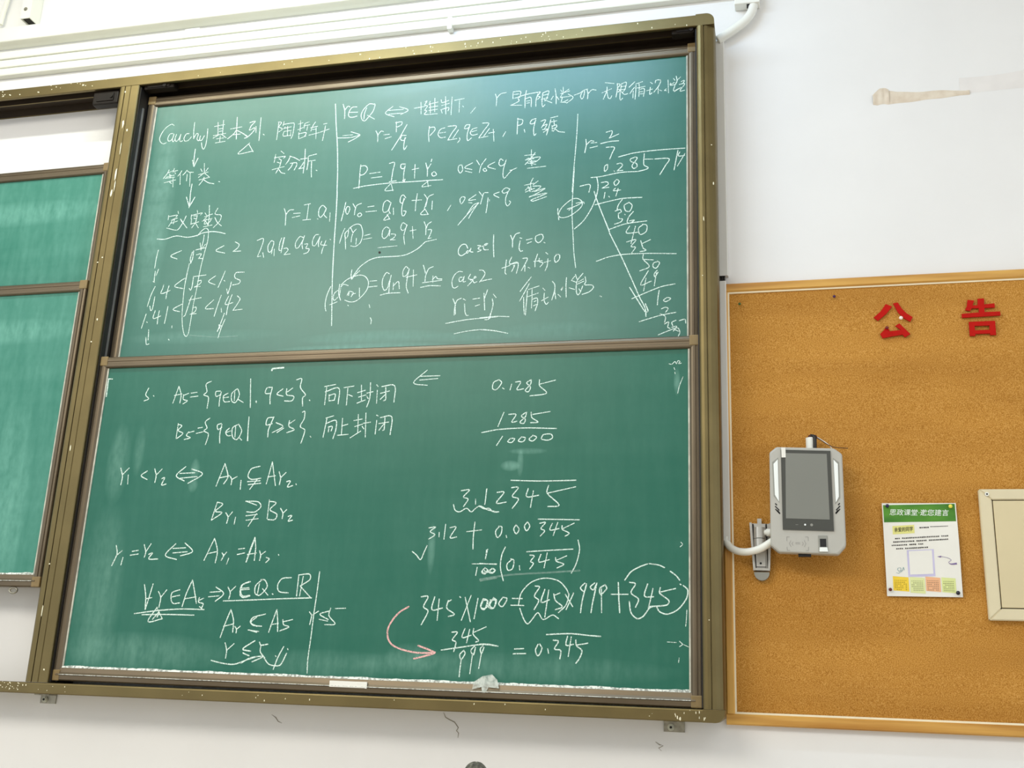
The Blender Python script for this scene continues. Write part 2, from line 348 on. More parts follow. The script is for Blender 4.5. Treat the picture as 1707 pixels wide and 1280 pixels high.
# ------------------------------------------------------------------ sliding chalkboards
CHALK = [
 ('U','chalk heading Cauchy in script with three characters','white',
  '3.9:-1001,1059,-1014,1066,-1035,1054,-1051,1033,-1060,1006,-1054,988,-1039,978,-1026,982;3.9:-1001,1022,-1014,1021,-1022,1003,-1017,989,-1006,991,-997,1007,-996,1020;3.9:-996,1020,-1000,993,-995,984,-988,992;3.9:-984,1017,-988,996,-981,984,-971,993,-964,1015;3.9:-964,1015,-966,989,-960,981,-952,985;3.9:-926,1015,-939,1014,-947,996,-941,982,-926,984,-914,999;3.9:-908,1065,-907,1028,-902,989;3.9:-902,992,-892,1012,-884,1008,-887,987,-879,978,-873,986;3.9:-873,1000,-875,981,-865,979,-855,999;3.9:-844,1030,-842,986,-844,952,-851,937,-859,948,-864,968;3.9:-815,1037,-770,1042;3.9:-801,1055,-794,998;3.9:-777,1062,-774,1001;3.9:-792,1024,-777,1025;3.9:-791,1012,-775,1014;3.9:-815,995,-760,1001;3.9:-792,996,-814,984;3.9:-778,998,-755,980;3.9:-799,979,-766,981;3.9:-783,991,-782,962;3.9:-801,961,-758,965;4.4:-717,1070,-713,1016,-709,970;4.4:-740,1019,-691,1024;4.4:-713,1013,-724,995,-748,975;4.4:-711,1010,-690,998,-662,980;4.4:-728,991,-694,992;4.4:-658,1040,-634,1044,-650,1025;4.4:-650,1025,-655,1005,-634,1015,-636,1000,-660,975,-673,971;4.4:-675,987,-661,976;4.4:-628,1020,-625,992;4.4:-610,1058,-609,1007,-607,954;4.4:-592,982,-587,978'),
 ('U','small chalk triangle under the heading','white',
  '3.7:-646,948,-669,927,-692,902,-627,910;3.7:-649,941,-627,906'),
 ('U','chalk arrow pointing down to the second row','white',
  '4.7:-888,941,-888,904,-885,862;4.7:-894,891,-885,863;4.7:-870,898,-877,880,-883,862'),
 ('U','three chalk characters under the first arrow','white',
  '4:-994,856,-1001,839,-1016,818;4:-999,842,-976,850;4:-991,837,-982,830;4:-971,861,-975,842;4:-974,847,-955,850;4:-967,843,-962,835;4:-1002,824,-967,830;4:-989,834,-984,818;4:-1008,819,-965,821;4:-1008,799,-958,808;4:-971,820,-966,777;4:-984,800,-975,793;4:-936,847,-943,833,-951,824;4:-940,831,-935,785;4:-912,848,-920,836,-928,827;4:-912,846,-901,838,-882,836;4:-909,829,-908,799;4:-896,834,-890,774;4:-838,872,-832,827;4:-851,849,-843,836;4:-818,850,-827,836;4:-858,823,-816,832;4:-835,828,-856,811;4:-829,826,-809,810;4:-852,799,-806,808;4:-830,810,-837,793,-849,776;4:-837,803,-809,784,-783,777;4:-764,786,-758,784'),
 ('U','bold chalk arrow pointing down to the underlined row','white',
  '4.7:-881,784,-882,747,-881,724;5:-881,728,-879,691,-880,679;5:-898,727,-880,685;5:-860,724,-871,700,-880,683'),
 ('U','four underlined chalk characters with a wavy underline','white',
  '3.9:-927,667,-923,656;3.9:-966,651,-966,631;3.9:-964,646,-927,650,-933,641;3.9:-952,629,-925,637;3.9:-937,637,-940,612;3.9:-953,615,-923,624;3.9:-943,634,-960,602;3.9:-967,596,-920,584,-904,602;3.9:-911,632,-896,613,-876,590;3.9:-887,644,-896,619,-912,589;3.9:-908,627,-902,618;3.9:-841,665,-838,654;3.9:-864,647,-864,629;3.9:-863,644,-818,652,-824,643;3.9:-854,640,-837,642;3.9:-861,629,-861,607;3.9:-863,606,-828,614;3.9:-838,642,-842,612,-856,589;3.9:-841,609,-826,588;3.9:-852,631,-839,627;3.9:-790,683,-785,639,-784,593;3.9:-805,651,-796,639;3.9:-806,634,-771,644;3.9:-790,639,-810,616;3.9:-813,616,-771,625;3.9:-796,624,-802,603,-781,609,-774,620;3.9:-804,591,-767,596;3.9:-798,615,-782,593;3.9:-751,668,-760,643,-733,636,-736,611,-760,584;3.9:-759,628,-746,607,-725,589;4.4:-1003,551,-968,548,-920,559,-869,550,-829,555,-806,564,-767,568,-736,564,-704,555'),
 ('U','first chalk inequality row with a root between one and two','white',
  '4.4:-990,504,-994,470,-995,425;4.4:-887,494,-931,474,-901,459;4.4:-825,493,-785,500;4.4:-833,491,-833,458,-839,436;4.4:-838,485,-843,455,-838,439;4.4:-818,472,-798,475,-806,455;4.4:-808,456,-791,455;4.4:-703,504,-736,485,-696,472;4.4:-657,517,-639,506,-642,492,-661,477;4.4:-661,477,-628,477'),
 ('U','second chalk inequality row','white',
  '4.4:-977,420,-981,405,-984,393;4.4:-990,412,-990,385,-988,365;4.4:-994,369,-986,365;4.4:-981,347,-994,311,-1003,264;4.4:-944,353,-946,338,-950,315,-912,327;4.4:-920,347,-925,319,-926,293;4.4:-855,375,-873,364,-895,343,-858,332;4.4:-830,331,-823,324,-819,337,-818,381;4.4:-817,380,-765,384;4.4:-798,360,-783,362,-784,350,-808,335;4.4:-808,337,-784,337;4.4:-723,378,-750,356,-720,341;4.4:-684,396,-694,363,-706,329;4.4:-684,357,-680,354;4.4:-602,387,-637,386,-639,366,-615,353,-620,340,-646,336;4.4:-652,349,-654,329,-661,300;4.4:-668,321,-662,302'),
 ('U','third chalk inequality row with hooks below','white',
  '4.4:-976,304,-977,275,-979,251;4.4:-992,265,-985,246,-978,253;4.4:-1003,233,-1009,203,-1015,174;4.4:-996,200,-992,197;4.4:-965,246,-969,213,-938,222;4.4:-947,244,-949,215,-948,189;4.4:-912,260,-914,225,-917,190;4.4:-852,267,-888,247,-858,236;4.4:-838,215,-832,221,-817,290,-812,300;4.4:-825,282,-773,290;4.4:-804,249,-789,251,-791,234,-811,223;4.4:-811,223,-785,225;4.4:-718,278,-749,245,-714,242;4.4:-688,296,-699,250,-707,210;4.4:-681,242,-678,226;4.4:-656,290,-666,257,-635,263;4.4:-642,296,-653,254,-656,214;4.4:-619,290,-606,275,-630,231;4.4:-630,231,-592,234;4.4:-982,167,-979,141,-978,124;4.4:-989,136,-983,107,-971,109;4.4:-883,179,-882,170;4.4:-890,125,-886,120;4.4:-665,221,-671,197,-685,147;4.4:-659,197,-671,160,-679,122;4.4:-682,175,-677,160;4.4:-686,149,-672,172'),
 ('U','long narrow chalk loop around the three roots','white',
  '3.7:-796,556,-796,533,-801,492;3.7:-809,522,-801,490;3.7:-785,515,-797,497;3.7:-826,552,-810,573,-793,584,-780,574,-777,532,-783,488,-791,428,-795,376,-798,317;3.7:-844,437,-848,393,-852,331;3.7:-798,319,-802,269,-804,220,-806,169,-808,143,-815,133,-825,141,-837,176,-846,228,-851,307,-851,357,-848,404'),
 ('U','faint wiped chalk streak under the loop','faint',
  '2.5:-802,137,-747,131,-687,125,-599,126'),
 ('U','chalk name of three characters','white',
  '3.5:-532,1031,-517,1027,-526,1009,-510,998,-524,986;3.5:-529,1028,-529,990,-530,951;3.5:-506,1030,-509,1010;3.5:-509,1018,-463,1020,-460,1006,-462,968,-468,951;3.5:-498,1006,-505,997;3.5:-501,1000,-472,1004;3.5:-488,1008,-485,967;3.5:-501,986,-469,988;3.5:-502,984,-503,966,-471,966;3.5:-472,985,-471,963;3.5:-434,1028,-432,981;3.5:-443,1013,-422,1018;3.5:-442,988,-420,996;3.5:-396,1019,-413,1014;3.5:-414,1014,-416,992;3.5:-418,1003,-392,1006;3.5:-401,1002,-403,982;3.5:-436,975,-434,947;3.5:-437,969,-405,972,-410,956;3.5:-433,947,-404,957;3.5:-388,991,-358,996;3.5:-369,1016,-378,1001,-385,977;3.5:-379,983,-363,984;3.5:-364,994,-360,940;3.5:-392,959,-348,967;3.5:-333,1003,-319,1005;3.5:-345,968,-307,979;3.5:-324,996,-327,965,-331,930'),
 ('U','three chalk characters below the name','white',
  '4.2:-505,899,-491,887;4.2:-526,886,-529,850;4.2:-530,871,-484,874,-490,866;4.2:-510,866,-499,858;4.2:-516,851,-500,844;4.2:-534,819,-483,829;4.2:-499,859,-503,832,-517,802;4.2:-505,818,-493,803,-477,798;4.2:-462,872,-468,854,-478,838;4.2:-464,873,-442,864,-419,850;4.2:-459,841,-434,842,-430,832,-439,810;4.2:-448,840,-454,825,-465,812;4.2:-417,856,-389,858;4.2:-401,899,-398,848,-399,794;4.2:-401,842,-411,824,-420,814;4.2:-419,814,-398,817;4.2:-350,873,-382,867;4.2:-384,865,-383,831,-385,807;4.2:-384,844,-353,846;4.2:-368,842,-366,805,-362,773;4.2:-345,802,-341,800'),
 ('U','long vertical chalk line left of the middle column','white',
  '5:-291,1089,-281,1008,-265,898,-254,790,-247,685;5.4:-247,701,-243,612,-240,509,-236,407,-232,327;4.7:-238,450,-234,363,-228,278,-221,193,-218,152'),
 ('U','chalk statement r in Q with a double arrow and four characters','white',
  '4.4:-258,1084,-249,1057,-246,1019;4.4:-249,1057,-237,1073,-228,1070;4.4:-198,1067,-219,1066,-231,1042,-227,1026,-212,1022,-194,1026;4.4:-227,1045,-193,1043;4.4:-125,1071,-146,1075,-167,1055,-177,1031,-172,1009,-160,1001,-146,1016,-128,1042,-122,1069,-126,1074;4.4:-156,1059,-163,1036,-164,1009;4.4:-150,1025,-119,1005;4.4:-47,1054,-76,1027,-38,1008;4.4:-68,1038,-2,1037;4.4:-62,1021,-6,1021;4.4:-19,1050,18,1032,-12,1015;4.4:42,1037,84,1041;4.4:68,1061,72,1010;4.2:85,1061,93,1064,84,1046,96,1042,86,1024,95,1020,86,1006,139,1004;4.2:106,1062,102,1046;4.2:107,1052,110,1010;4.2:103,1050,138,1055;4.2:102,1035,138,1038;4.2:103,1021,137,1024;4.2:124,1073,127,1014;4.2:150,1064,155,1051,181,1058;4.2:167,1076,173,998;4.2:154,1038,184,1045;4.2:152,1021,158,1005;4.2:155,1021,183,1027,181,1012;4.2:194,1072,194,994;4.2:205,1056,243,1060;4.2:225,1055,226,1002;4.2:239,1028,243,1023;4.2:291,1017,273,994'),
 ('U','chalk statement about r as a fraction p over q','white',
  '4.2:-269,936,-210,933,-174,941;4.2:-246,944,-205,944;4.2:-213,958,-175,943;4.2:-174,939,-197,925,-221,914;4.2:-109,953,-100,934,-98,903;4.2:-99,934,-88,949,-77,947;4.2:-75,932,-52,933;4.2:-68,915,-43,921;4.2:-27,984,-24,940;4.2:-30,981,-4,982,-6,969,-23,961;4.2:18,969,-10,911,-37,863;4.2:18,921,0,922,-4,907,8,900,17,912;4.2:14,912,11,879,14,860,24,876;4.2:110,952,109,915,113,886;4.2:109,946,130,947,133,934,115,912;4.2:173,940,156,935,147,915,158,899,178,900;4.2:153,919,177,921;4.2:185,945,219,943,203,916,188,886;4.2:188,886,225,889;4.2:228,926,208,892;4.2:234,892,236,883,228,872;4.2:273,944,258,944,252,930,264,929,272,937;4.2:273,943,264,905,267,877,282,887;4.2:303,929,284,924,276,909,285,898,305,901;4.2:282,913,301,918;4.2:322,946,347,943,331,916,311,885;4.2:311,884,347,888;4.2:351,921,330,890;4.2:349,901,371,904;4.2:366,916,371,865;4.2:415,901,405,882;4.2:460,954,460,920,460,887;4.2:460,951,479,945,476,927,461,923;4.2:487,904,490,892;4.2:531,946,514,941,509,927,522,926,531,940;4.2:529,940,523,902,526,875,533,882;4.2:550,933,568,936,553,905;4.2:555,911,574,918,564,898;4.2:557,897,577,897,561,885;4.2:614,948,586,943;4.2:588,937,582,908,573,872;4.2:587,926,611,929;4.2:599,935,602,912;4.2:593,910,595,887;4.2:594,907,609,912,612,903;4.2:609,903,599,886;4.2:607,894,620,883,642,878;4.2:596,898,605,900'),
 ('U','chalk clause about r with eleven characters and the word or','white',
  '4:367,1067,373,1048,373,1015;4:373,1048,388,1065,410,1069;4:437,1069,437,1039;4:437,1069,466,1068,463,1042;4:441,1057,460,1058;4:441,1041,463,1044;4:455,1043,461,1027,431,1012;4:429,1012,474,1008;4:458,1046,496,1054,535,1058;4:489,1070,485,1043,486,996;4:485,1034,507,1038,510,998;4:491,1024,504,1025;4:492,1015,503,1016;4:531,1056,543,1058,533,1041,543,1037,532,1026;4:534,1050,528,1027,528,998;4:553,1053,576,1059,570,1031;4:551,1042,575,1046;4:548,1026,573,1031;4:553,1051,551,1018,554,994,563,1002;4:559,1024,573,1016,590,1007;4:573,1031,562,1017;4:600,1066,605,1031,606,1001;4:594,1035,586,1021;4:608,1031,616,1018;4:631,1070,632,1040;4:622,1058,627,1050;4:653,1059,634,1046;4:621,1043,656,1051;4:629,1043,621,1026;4:621,1026,659,1028;4:629,1028,627,1005,651,1014;4:651,1038,670,1021,646,1000;4:622,1007,644,1003;4:674,1031,696,1038,712,1048,710,1020,703,1012,698,1025,709,1047,725,1052;4:723,1049,726,1031,725,1010;4:726,1031,741,1047,757,1044;4:790,1072,824,1065;4:798,1053,797,1037,785,1003;4:779,1030,815,1044;4:797,1037,803,1007,811,1003,816,1014;4:836,1064,837,1042,832,1007;4:836,1063,847,1058,837,1042,847,1035,839,1027;4:852,1061,870,1065,865,1036;4:850,1048,868,1050;4:848,1035,867,1037;4:852,1059,847,1020,848,993,857,1000;4:852,1028,863,1015,876,1017;4:865,1036,856,1022;4:902,1065,891,1054,880,1043;4:901,1041,892,1030,884,1016;4:896,1027,895,997;4:906,1049,905,1020,903,991;4:904,1054,930,1062;4:917,1054,919,1036;4:910,1037,940,1041;4:918,1036,917,1001;4:918,1030,937,1031,934,999;4:920,1020,932,1020;4:921,1011,932,1011;4:959,1056,967,1049;4:946,1022,967,1027;4:959,1035,957,1006,966,1012;4:977,1051,980,1062,997,1060,990,1038,972,1013;4:988,1035,988,1006;4:993,1020,1001,1016;4:1012,1015,1017,1023;4:1011,1018,1019,1014;4:1024,1059,1026,1005;4:1044,1063,1049,1055;4:1054,1072,1057,1051,1051,1037;4:1070,1067,1057,1054;4:1033,1038,1047,1046;4:1033,1045,1033,1036,1052,1037;4:1054,1046,1044,1012,1067,1021;4:1072,1047,1084,1051,1077,1037;4:1065,1036,1085,1037,1067,1009,1085,1010;4:1047,1008,1072,1023'),
 ('U','underlined chalk equation p equals Iq plus r','white',
  '4.5:-159,810,-160,782,-159,739,-159,710;4.5:-160,804,-140,804,-130,788,-143,768,-158,765;4.5:-120,769,-77,772;4.5:-112,750,-68,752;4.5:-42,806,-21,808,-25,774,-28,732;4.5:24,798,7,798,7,783,18,779,24,791;4.5:23,791,20,755,21,728;4.5:53,772,79,776;4.5:63,793,65,734;4.5:106,796,114,768,116,739;4.5:114,768,127,791;4.5:129,810,127,800;4.5:142,757,133,749,139,738,152,743,145,755;4.7:-36,728,-8,730;4.7:18,729,24,724,27,734;4.7:-181,711,-130,718,-44,722,69,721,125,721,167,720,178,720;3.4:-30,719,-51,692,-16,691;3.4:-27,717,-18,688;3.4:120,718,97,697,133,699;3.4:118,718,123,694'),
 ('U','chalk condition zero up to q with a small underlined character','white',
  '4:250,776,239,773,237,756,246,742,255,755,250,776;4:292,781,262,764,291,753;4:265,749,292,740;4:307,791,318,773,320,770;4:344,794,326,766,321,738;4:343,755,335,750,340,742,349,744,343,755;4:379,777,352,761,383,747;4:411,781,400,788,395,769,403,759,416,765,423,783;4:423,783,414,747,413,719,419,707,437,728,448,739;4:448,739,439,738;4:465,746,448,739;4:518,817,518,783;4:493,795,533,796;4:533,804,520,785,496,757;4:502,780,552,784,537,766,516,762;4:507,783,521,771;4:496,776,529,779;4:513,768,537,769;4:505,763,537,755;4:518,768,522,750;4:505,741,575,744'),
 ('U','second chalk condition with a scribbled character and strokes','white',
  '3.9:259,644,251,633,257,614,268,629,270,640,262,643;3.9:313,648,284,627,312,628;3.9:285,617,299,615;3.9:324,659,335,644,339,641;3.9:360,653,343,652,336,626,332,608;3.9:360,632,358,599,355,571;3.9:365,624,366,618;3.9:402,652,381,643,402,629;3.9:441,662,426,667,413,655,419,646,435,651,442,662;3.9:440,659,428,628,429,603,437,593,447,607,442,613;3.9:323,614,305,606,282,570;3.9:323,613,301,577,289,553;3.9:326,613,300,589,249,528;3.9:217,612,205,590;3.9:529,699,520,678,523,655;3.9:497,672,532,678;3.9:548,686,530,672;3.9:529,666,559,664,547,651,526,644;3.9:501,651,512,662,525,655;3.9:502,644,536,657;3.9:511,668,520,644;3.9:536,643,576,654,552,639,517,622;3.9:517,625,584,634,524,610,532,605,582,620'),
 ('U','chalk equation r equals I point a one','white',
  '4.2:-463,646,-454,623,-452,599,-451,574;4.2:-453,620,-440,637,-422,638;4.2:-421,622,-393,622;4.2:-425,605,-394,610;4.2:-380,655,-354,659;4.2:-361,657,-363,593;4.2:-379,591,-347,592;4.2:-319,593,-316,591;4.2:-287,635,-302,648,-315,634,-315,608,-305,598,-289,621,-286,634;4.2:-287,632,-293,609,-280,594;4.2:-268,615,-267,578'),
 ('U','chalk row of a with indices one to four','white',
  '4:-563,517,-537,523,-542,486,-554,449;4:-554,448,-540,450;4:-533,464,-527,444;4:-491,507,-502,512,-514,491,-510,467,-500,466,-490,498;4:-491,504,-496,457;4:-486,477,-484,448;4:-460,521,-466,497,-465,470,-457,470,-450,522;4:-448,522,-456,458;4:-446,476,-433,477,-428,468,-442,451;4:-442,450,-417,452;4:-369,517,-384,522,-399,498,-396,475,-385,477,-368,511;4:-365,525,-372,491,-367,470;4:-361,489,-348,489,-354,472,-340,468,-345,454,-361,449;4:-306,526,-320,524,-329,503,-327,482,-316,481,-301,513;4:-300,517,-304,487,-302,475;4:-291,497,-293,483,-269,479;4:-274,499,-285,462,-287,445;4:-258,503,-255,501'),
 ('U','chalk equation p r zero with small triangles','white',
  '4.2:-207,655,-212,618,-219,576;4.2:-202,609,-208,627;4.2:-189,633,-200,635,-204,615,-196,603,-188,623,-190,633;4.2:-177,646,-167,630,-165,627;4.2:-142,645,-160,638,-166,618,-167,598;4.2:-146,605,-154,598,-147,589,-137,596,-143,605;4.2:-115,628,-90,630;4.2:-121,608,-78,609;4.2:-24,640,-39,650,-51,639,-53,610,-46,600,-32,606,-23,634;4.2:-22,639,-28,606,-20,593;4.2:-11,616,-8,588;4.2:-27,594,-46,568,-23,572;4.2:-34,591,-21,570;4.2:36,655,25,668,16,661,14,641,22,634,32,651;4.2:29,654,23,614,26,584,34,581,41,598,31,601;4.2:61,642,100,642;4.2:81,669,78,630,78,598;4.2:109,664,122,644,118,613;4.2:146,662,127,653,118,624,113,604;4.2:143,634,143,599;4.2:116,603,100,582,132,580;4.2:116,603,130,580'),
 ('U','chalk equation p r one with the r circled','white',
  '4:-201,544,-210,519,-217,484;4:-199,525,-194,492,-190,458;4:-185,540,-186,514,-191,503,-198,512,-195,529,-187,535;4:-178,546,-168,528,-166,525;4:-154,538,-165,525,-170,502,-170,486;4:-150,500,-150,474;4:-171,470,-151,467,-132,482,-126,519,-136,552,-150,559,-167,555,-183,543;4:-119,509,-94,514;4:-121,494,-88,498;4:-21,533,-34,539,-46,525,-46,500,-37,492,-24,504,-18,529;4:-17,524,-18,501;4:-11,509,6,506,2,494,-13,485;4:-13,485,8,484;4:-60,456,16,459;4:48,542,32,552,25,532,33,520,44,528,50,542;4:48,539,40,500,46,462;4:63,517,86,520;4:71,534,77,485;4:116,551,124,532,126,497;4:145,549,132,540,126,523;4:133,517,147,516,144,499,136,481;4:136,481,149,483;4:128,469,169,476'),
 ('U','long curved chalk arrow from r two down to the lower circle','white',
  '4.4:127,469,97,442,57,422,22,417,-54,417,-89,408,-119,388,-134,373;4.4:-131,375,-146,353,-155,336;4.4:-157,372,-158,351,-155,333;4.4:-125,367,-143,350,-153,335'),
 ('U','chalk equation with the circled r n minus one','white',
  '4.2:-236,309,-247,279,-252,245,-250,223,-246,211;4.2:-206,292,-219,280,-222,261,-216,252,-203,265;4.2:-201,316,-201,277,-191,251;4.2:-196,304,-185,315,-166,309;4.2:-195,299,-198,265;4.2:-234,235,-204,246;4.2:-167,269,-160,286,-161,269;4.2:-157,286,-143,279,-150,264;4.2:-148,274,-134,276;4.2:-120,298,-117,261;4.2:-161,231,-158,228;4.2:-195,313,-175,332,-154,342,-124,349,-101,342,-86,319,-90,288,-110,261,-131,245,-153,243,-174,251;4.2:-81,322,-53,323;4.2:-83,299,-50,301;4.2:-6,348,-18,353,-30,330,-30,302,-21,283,-10,289,-2,323;4.2:2,342,-2,309,-2,272;4.2:13,311,14,283;4.2:14,299,32,315,38,286;4.2:-36,264,-8,270,42,270;4.2:67,365,57,373,47,354,50,334,62,339,70,358;4.2:71,364,65,319,65,291,74,267;4.2:61,330,102,338;4.2:88,358,91,293;4.2:125,375,134,349,135,343;4.2:164,367,147,359,137,332,136,307;4.2:165,330,167,303;4.2:164,314,176,327,184,318,201,316;4.2:126,305,201,311;4.2:120,287,154,292,197,289;4.2:-76,229,-72,217;4.2:-67,177,-62,167,-63,151'),
 ('U','chalk words case one with r i equal to zero','white',
  '4.4:293,432,284,448,270,448,258,432,259,412,270,404,286,413;4.4:294,424,288,417,292,413,304,429;4.4:305,432,303,419,314,416;4.4:330,441,342,439,332,429,344,422,331,416;4.4:346,436,364,442,368,446,359,446,353,434,356,423,371,422;4.4:389,480,390,438,394,392;4.4:453,474,461,453,462,426;4.4:461,453,472,477,487,482;4.4:488,462,496,459;4.4:490,451,487,423,492,409,501,410;4.4:513,452,535,456;4.4:517,438,533,444;4.4:564,470,548,464,548,447,560,438,575,454,572,469,561,471;4.4:579,438,583,436'),
 ('U','five chalk characters ending in a zero','white',
  '4.2:442,379,440,352,439,327,444,321;4.2:426,346,456,355;4.2:461,388,454,362,484,363;4.2:454,358,482,367,487,352,481,323;4.2:469,353,474,355,463,331;4.2:502,380,520,379,511,356,499,332;4.2:512,353,512,329;4.2:524,344,531,340;4.2:557,394,549,365,549,344;4.2:544,366,575,367;4.2:564,377,564,364,578,358,568,343;4.2:587,398,595,391;4.2:583,360,606,365;4.2:596,373,594,346,587,327;4.2:629,389,620,377,624,358,637,368,638,385,626,389'),
 ('U','chalk words case two','white',
  '4.2:278,340,264,342,248,329,240,305,244,282,253,278,264,284;4.2:279,319,268,317,268,303,278,305,286,322;4.2:285,316,283,300,292,302;4.2:309,329,302,312,318,305,301,284;4.2:310,305,323,311,331,316,326,319,320,306,324,295,335,298;4.2:342,343,356,341,364,328,355,310,345,296;4.2:345,298,369,303,390,306'),
 ('U','underlined chalk equation r i equals r j','white',
  '4.5:248,236,259,211,258,208;4.5:280,237,264,229,257,203,256,173;4.5:287,234,296,228;4.5:293,215,296,185,302,170,310,169;4.5:258,208,261,175;4.5:323,231,349,234;4.5:334,204,350,209;4.5:364,252,367,219,370,187;4.5:366,230,372,249,377,265;4.5:399,247,410,233;4.5:396,229,400,207,390,154;4.4:226,142,304,153,416,159;4:372,150,386,152,393,175;4:260,101,306,109,362,113,419,106;4:353,158,409,161,462,158;4:356,113,406,107,460,95'),
 ('U','row of five hurried chalk characters','white',
  '4.2:537,306,520,283,498,252;4.2:531,281,516,251,498,215;4.2:512,229,514,192,517,165;4.2:525,253,523,207,521,161;4.2:528,258,567,270;4.2:542,263,542,239;4.2:527,231,565,243;4.2:543,239,542,186;4.2:543,220,561,224,564,205,556,176;4.2:551,211,558,214;4.2:549,195,560,200;4.2:581,261,589,252;4.2:578,213,602,226;4.2:587,242,587,215,595,199,603,206;4.2:615,285,624,272,624,248,615,214;4.2:625,249,629,218;4.2:637,234,647,224;4.2:647,252,654,262,649,249;4.2:666,297,665,265,667,222;4.2:677,257,697,250;4.2:698,307,704,289;4.2:686,288,696,301;4.2:684,285,704,276;4.2:725,310,704,281,703,241,709,229,718,241,725,262;4.2:709,278,727,288;4.2:702,268,729,280;4.2:733,297,736,277,732,266,757,264,764,254,750,239,724,230;4.2:712,252,718,241;4.2:788,221,793,218'),
 ('U','vertical chalk line left of the long division','white',
  '3.7:690,950,688,859,680,705,677,632;3.7:683,728,679,607,679,546,684,475,690,392,698,333'),
 ('U','chalk long division of two by seven','white',
  '4.4:723,842,725,820,720,787;4.4:727,820,741,834,753,831;4.4:742,825,764,825;4.4:739,805,767,810;4.4:798,864,819,868,819,855,810,839;4.4:812,839,845,853;4.4:778,819,814,825,845,825;4.4:799,802,829,800,822,778,813,753;4.4:845,759,898,770,957,774,1030,775,1085,774;4.4:803,732,795,725,795,705,805,714,806,732;4.4:829,704,832,702;4.4:839,731,854,733,860,723,841,703;4.4:841,703,862,704;4.4:907,753,889,747,892,736,910,728,913,715,901,708,895,720,910,742,913,751,904,754;4.4:939,764,938,720,954,707,942,700,916,695;4.4:942,742,971,740;4.4:977,740,1028,737,1015,710,995,675;4.4:1060,768,1053,730,1046,690;4.4:1067,761,1061,745,1084,745;4.4:1085,753,1058,705;4.4:745,684,780,685,854,696,916,695;4.4:767,683,772,655,771,629,764,597,748,557,722,514,690,484;4.4:705,652,742,656,739,625;4.4:784,661,805,662,809,652,787,638;4.4:787,638,812,640;4.4:840,669,830,657,837,645,849,659,843,669;4.4:798,621,795,597;4.4:812,604,815,600;4.4:836,635,829,625,855,626;4.4:846,633,838,603;4.4:763,574,812,584,865,592,932,591'),
 ('U','chalk remainders stepping down to the right','white',
  '4.2:862,589,847,566,843,547;4.2:836,544,854,549,858,539,848,534;4.2:885,574,869,564,874,543,889,540,897,562,885,576;4.2:848,534,850,515,863,511,857,500,835,493;4.2:871,529,873,527;4.2:902,538,886,518,880,497,892,494,906,504,889,502;4.2:814,473,872,491,950,498;4.2:889,482,878,456,921,456;4.2:910,480,895,414;4.2:937,484,921,471,927,447,948,457,950,481,934,486;4.2:879,421,913,428,895,403,911,399,898,379;4.2:929,424,938,394,948,385,927,381;4.2:935,412,964,425;4.2:772,353,815,367,868,374,949,373,1054,366;4.2:939,372,938,352,960,323,927,308;4.2:940,351,974,347;4.2:991,340,975,335,974,320,985,316,996,334,988,342;4.2:957,307,930,255,968,268;4.2:949,280,941,232;4.2:988,307,978,295,980,283,991,300;4.2:985,298,978,249;4.2:900,205,946,224,1002,245,1050,253;4.2:995,232,991,204,989,178;4.2:1022,204,1010,194,1019,189,1035,199,1025,204;4.2:1003,163,1017,168,1026,163,1017,149;4.2:926,119,961,129,1003,140,1053,148;4.2:999,145,1017,134,1014,112;4.2:1014,107,1028,114,1025,95,1033,90;4.2:1053,119,1039,112,1042,100;4.2:1064,117,1083,121,1086,107;4.2:992,68,1022,80,1058,91,1066,76,1061,61;4.2:1039,94,1055,97,1044,80;4.2:1044,88,1061,79'),
 ('U','long slanted chalk arrow through the remainders','white',
  '4.7:758,628,770,590,789,538,814,473,819,455;4.7:819,456,859,371,903,268,927,210,947,167,950,137;4.7:892,248,921,198,947,155,957,157,947,185'),
 ('U','circled chalk equals sign beside the division','white',
  '4:631,523,630,549,643,574,675,601,696,604,714,591,714,572,694,551,665,534,638,532,627,546,626,569;4:661,564,694,575,720,588,723,581;4:667,559,679,568;4:693,585,717,589'),
 ('L','chalk set A five with four characters','white',
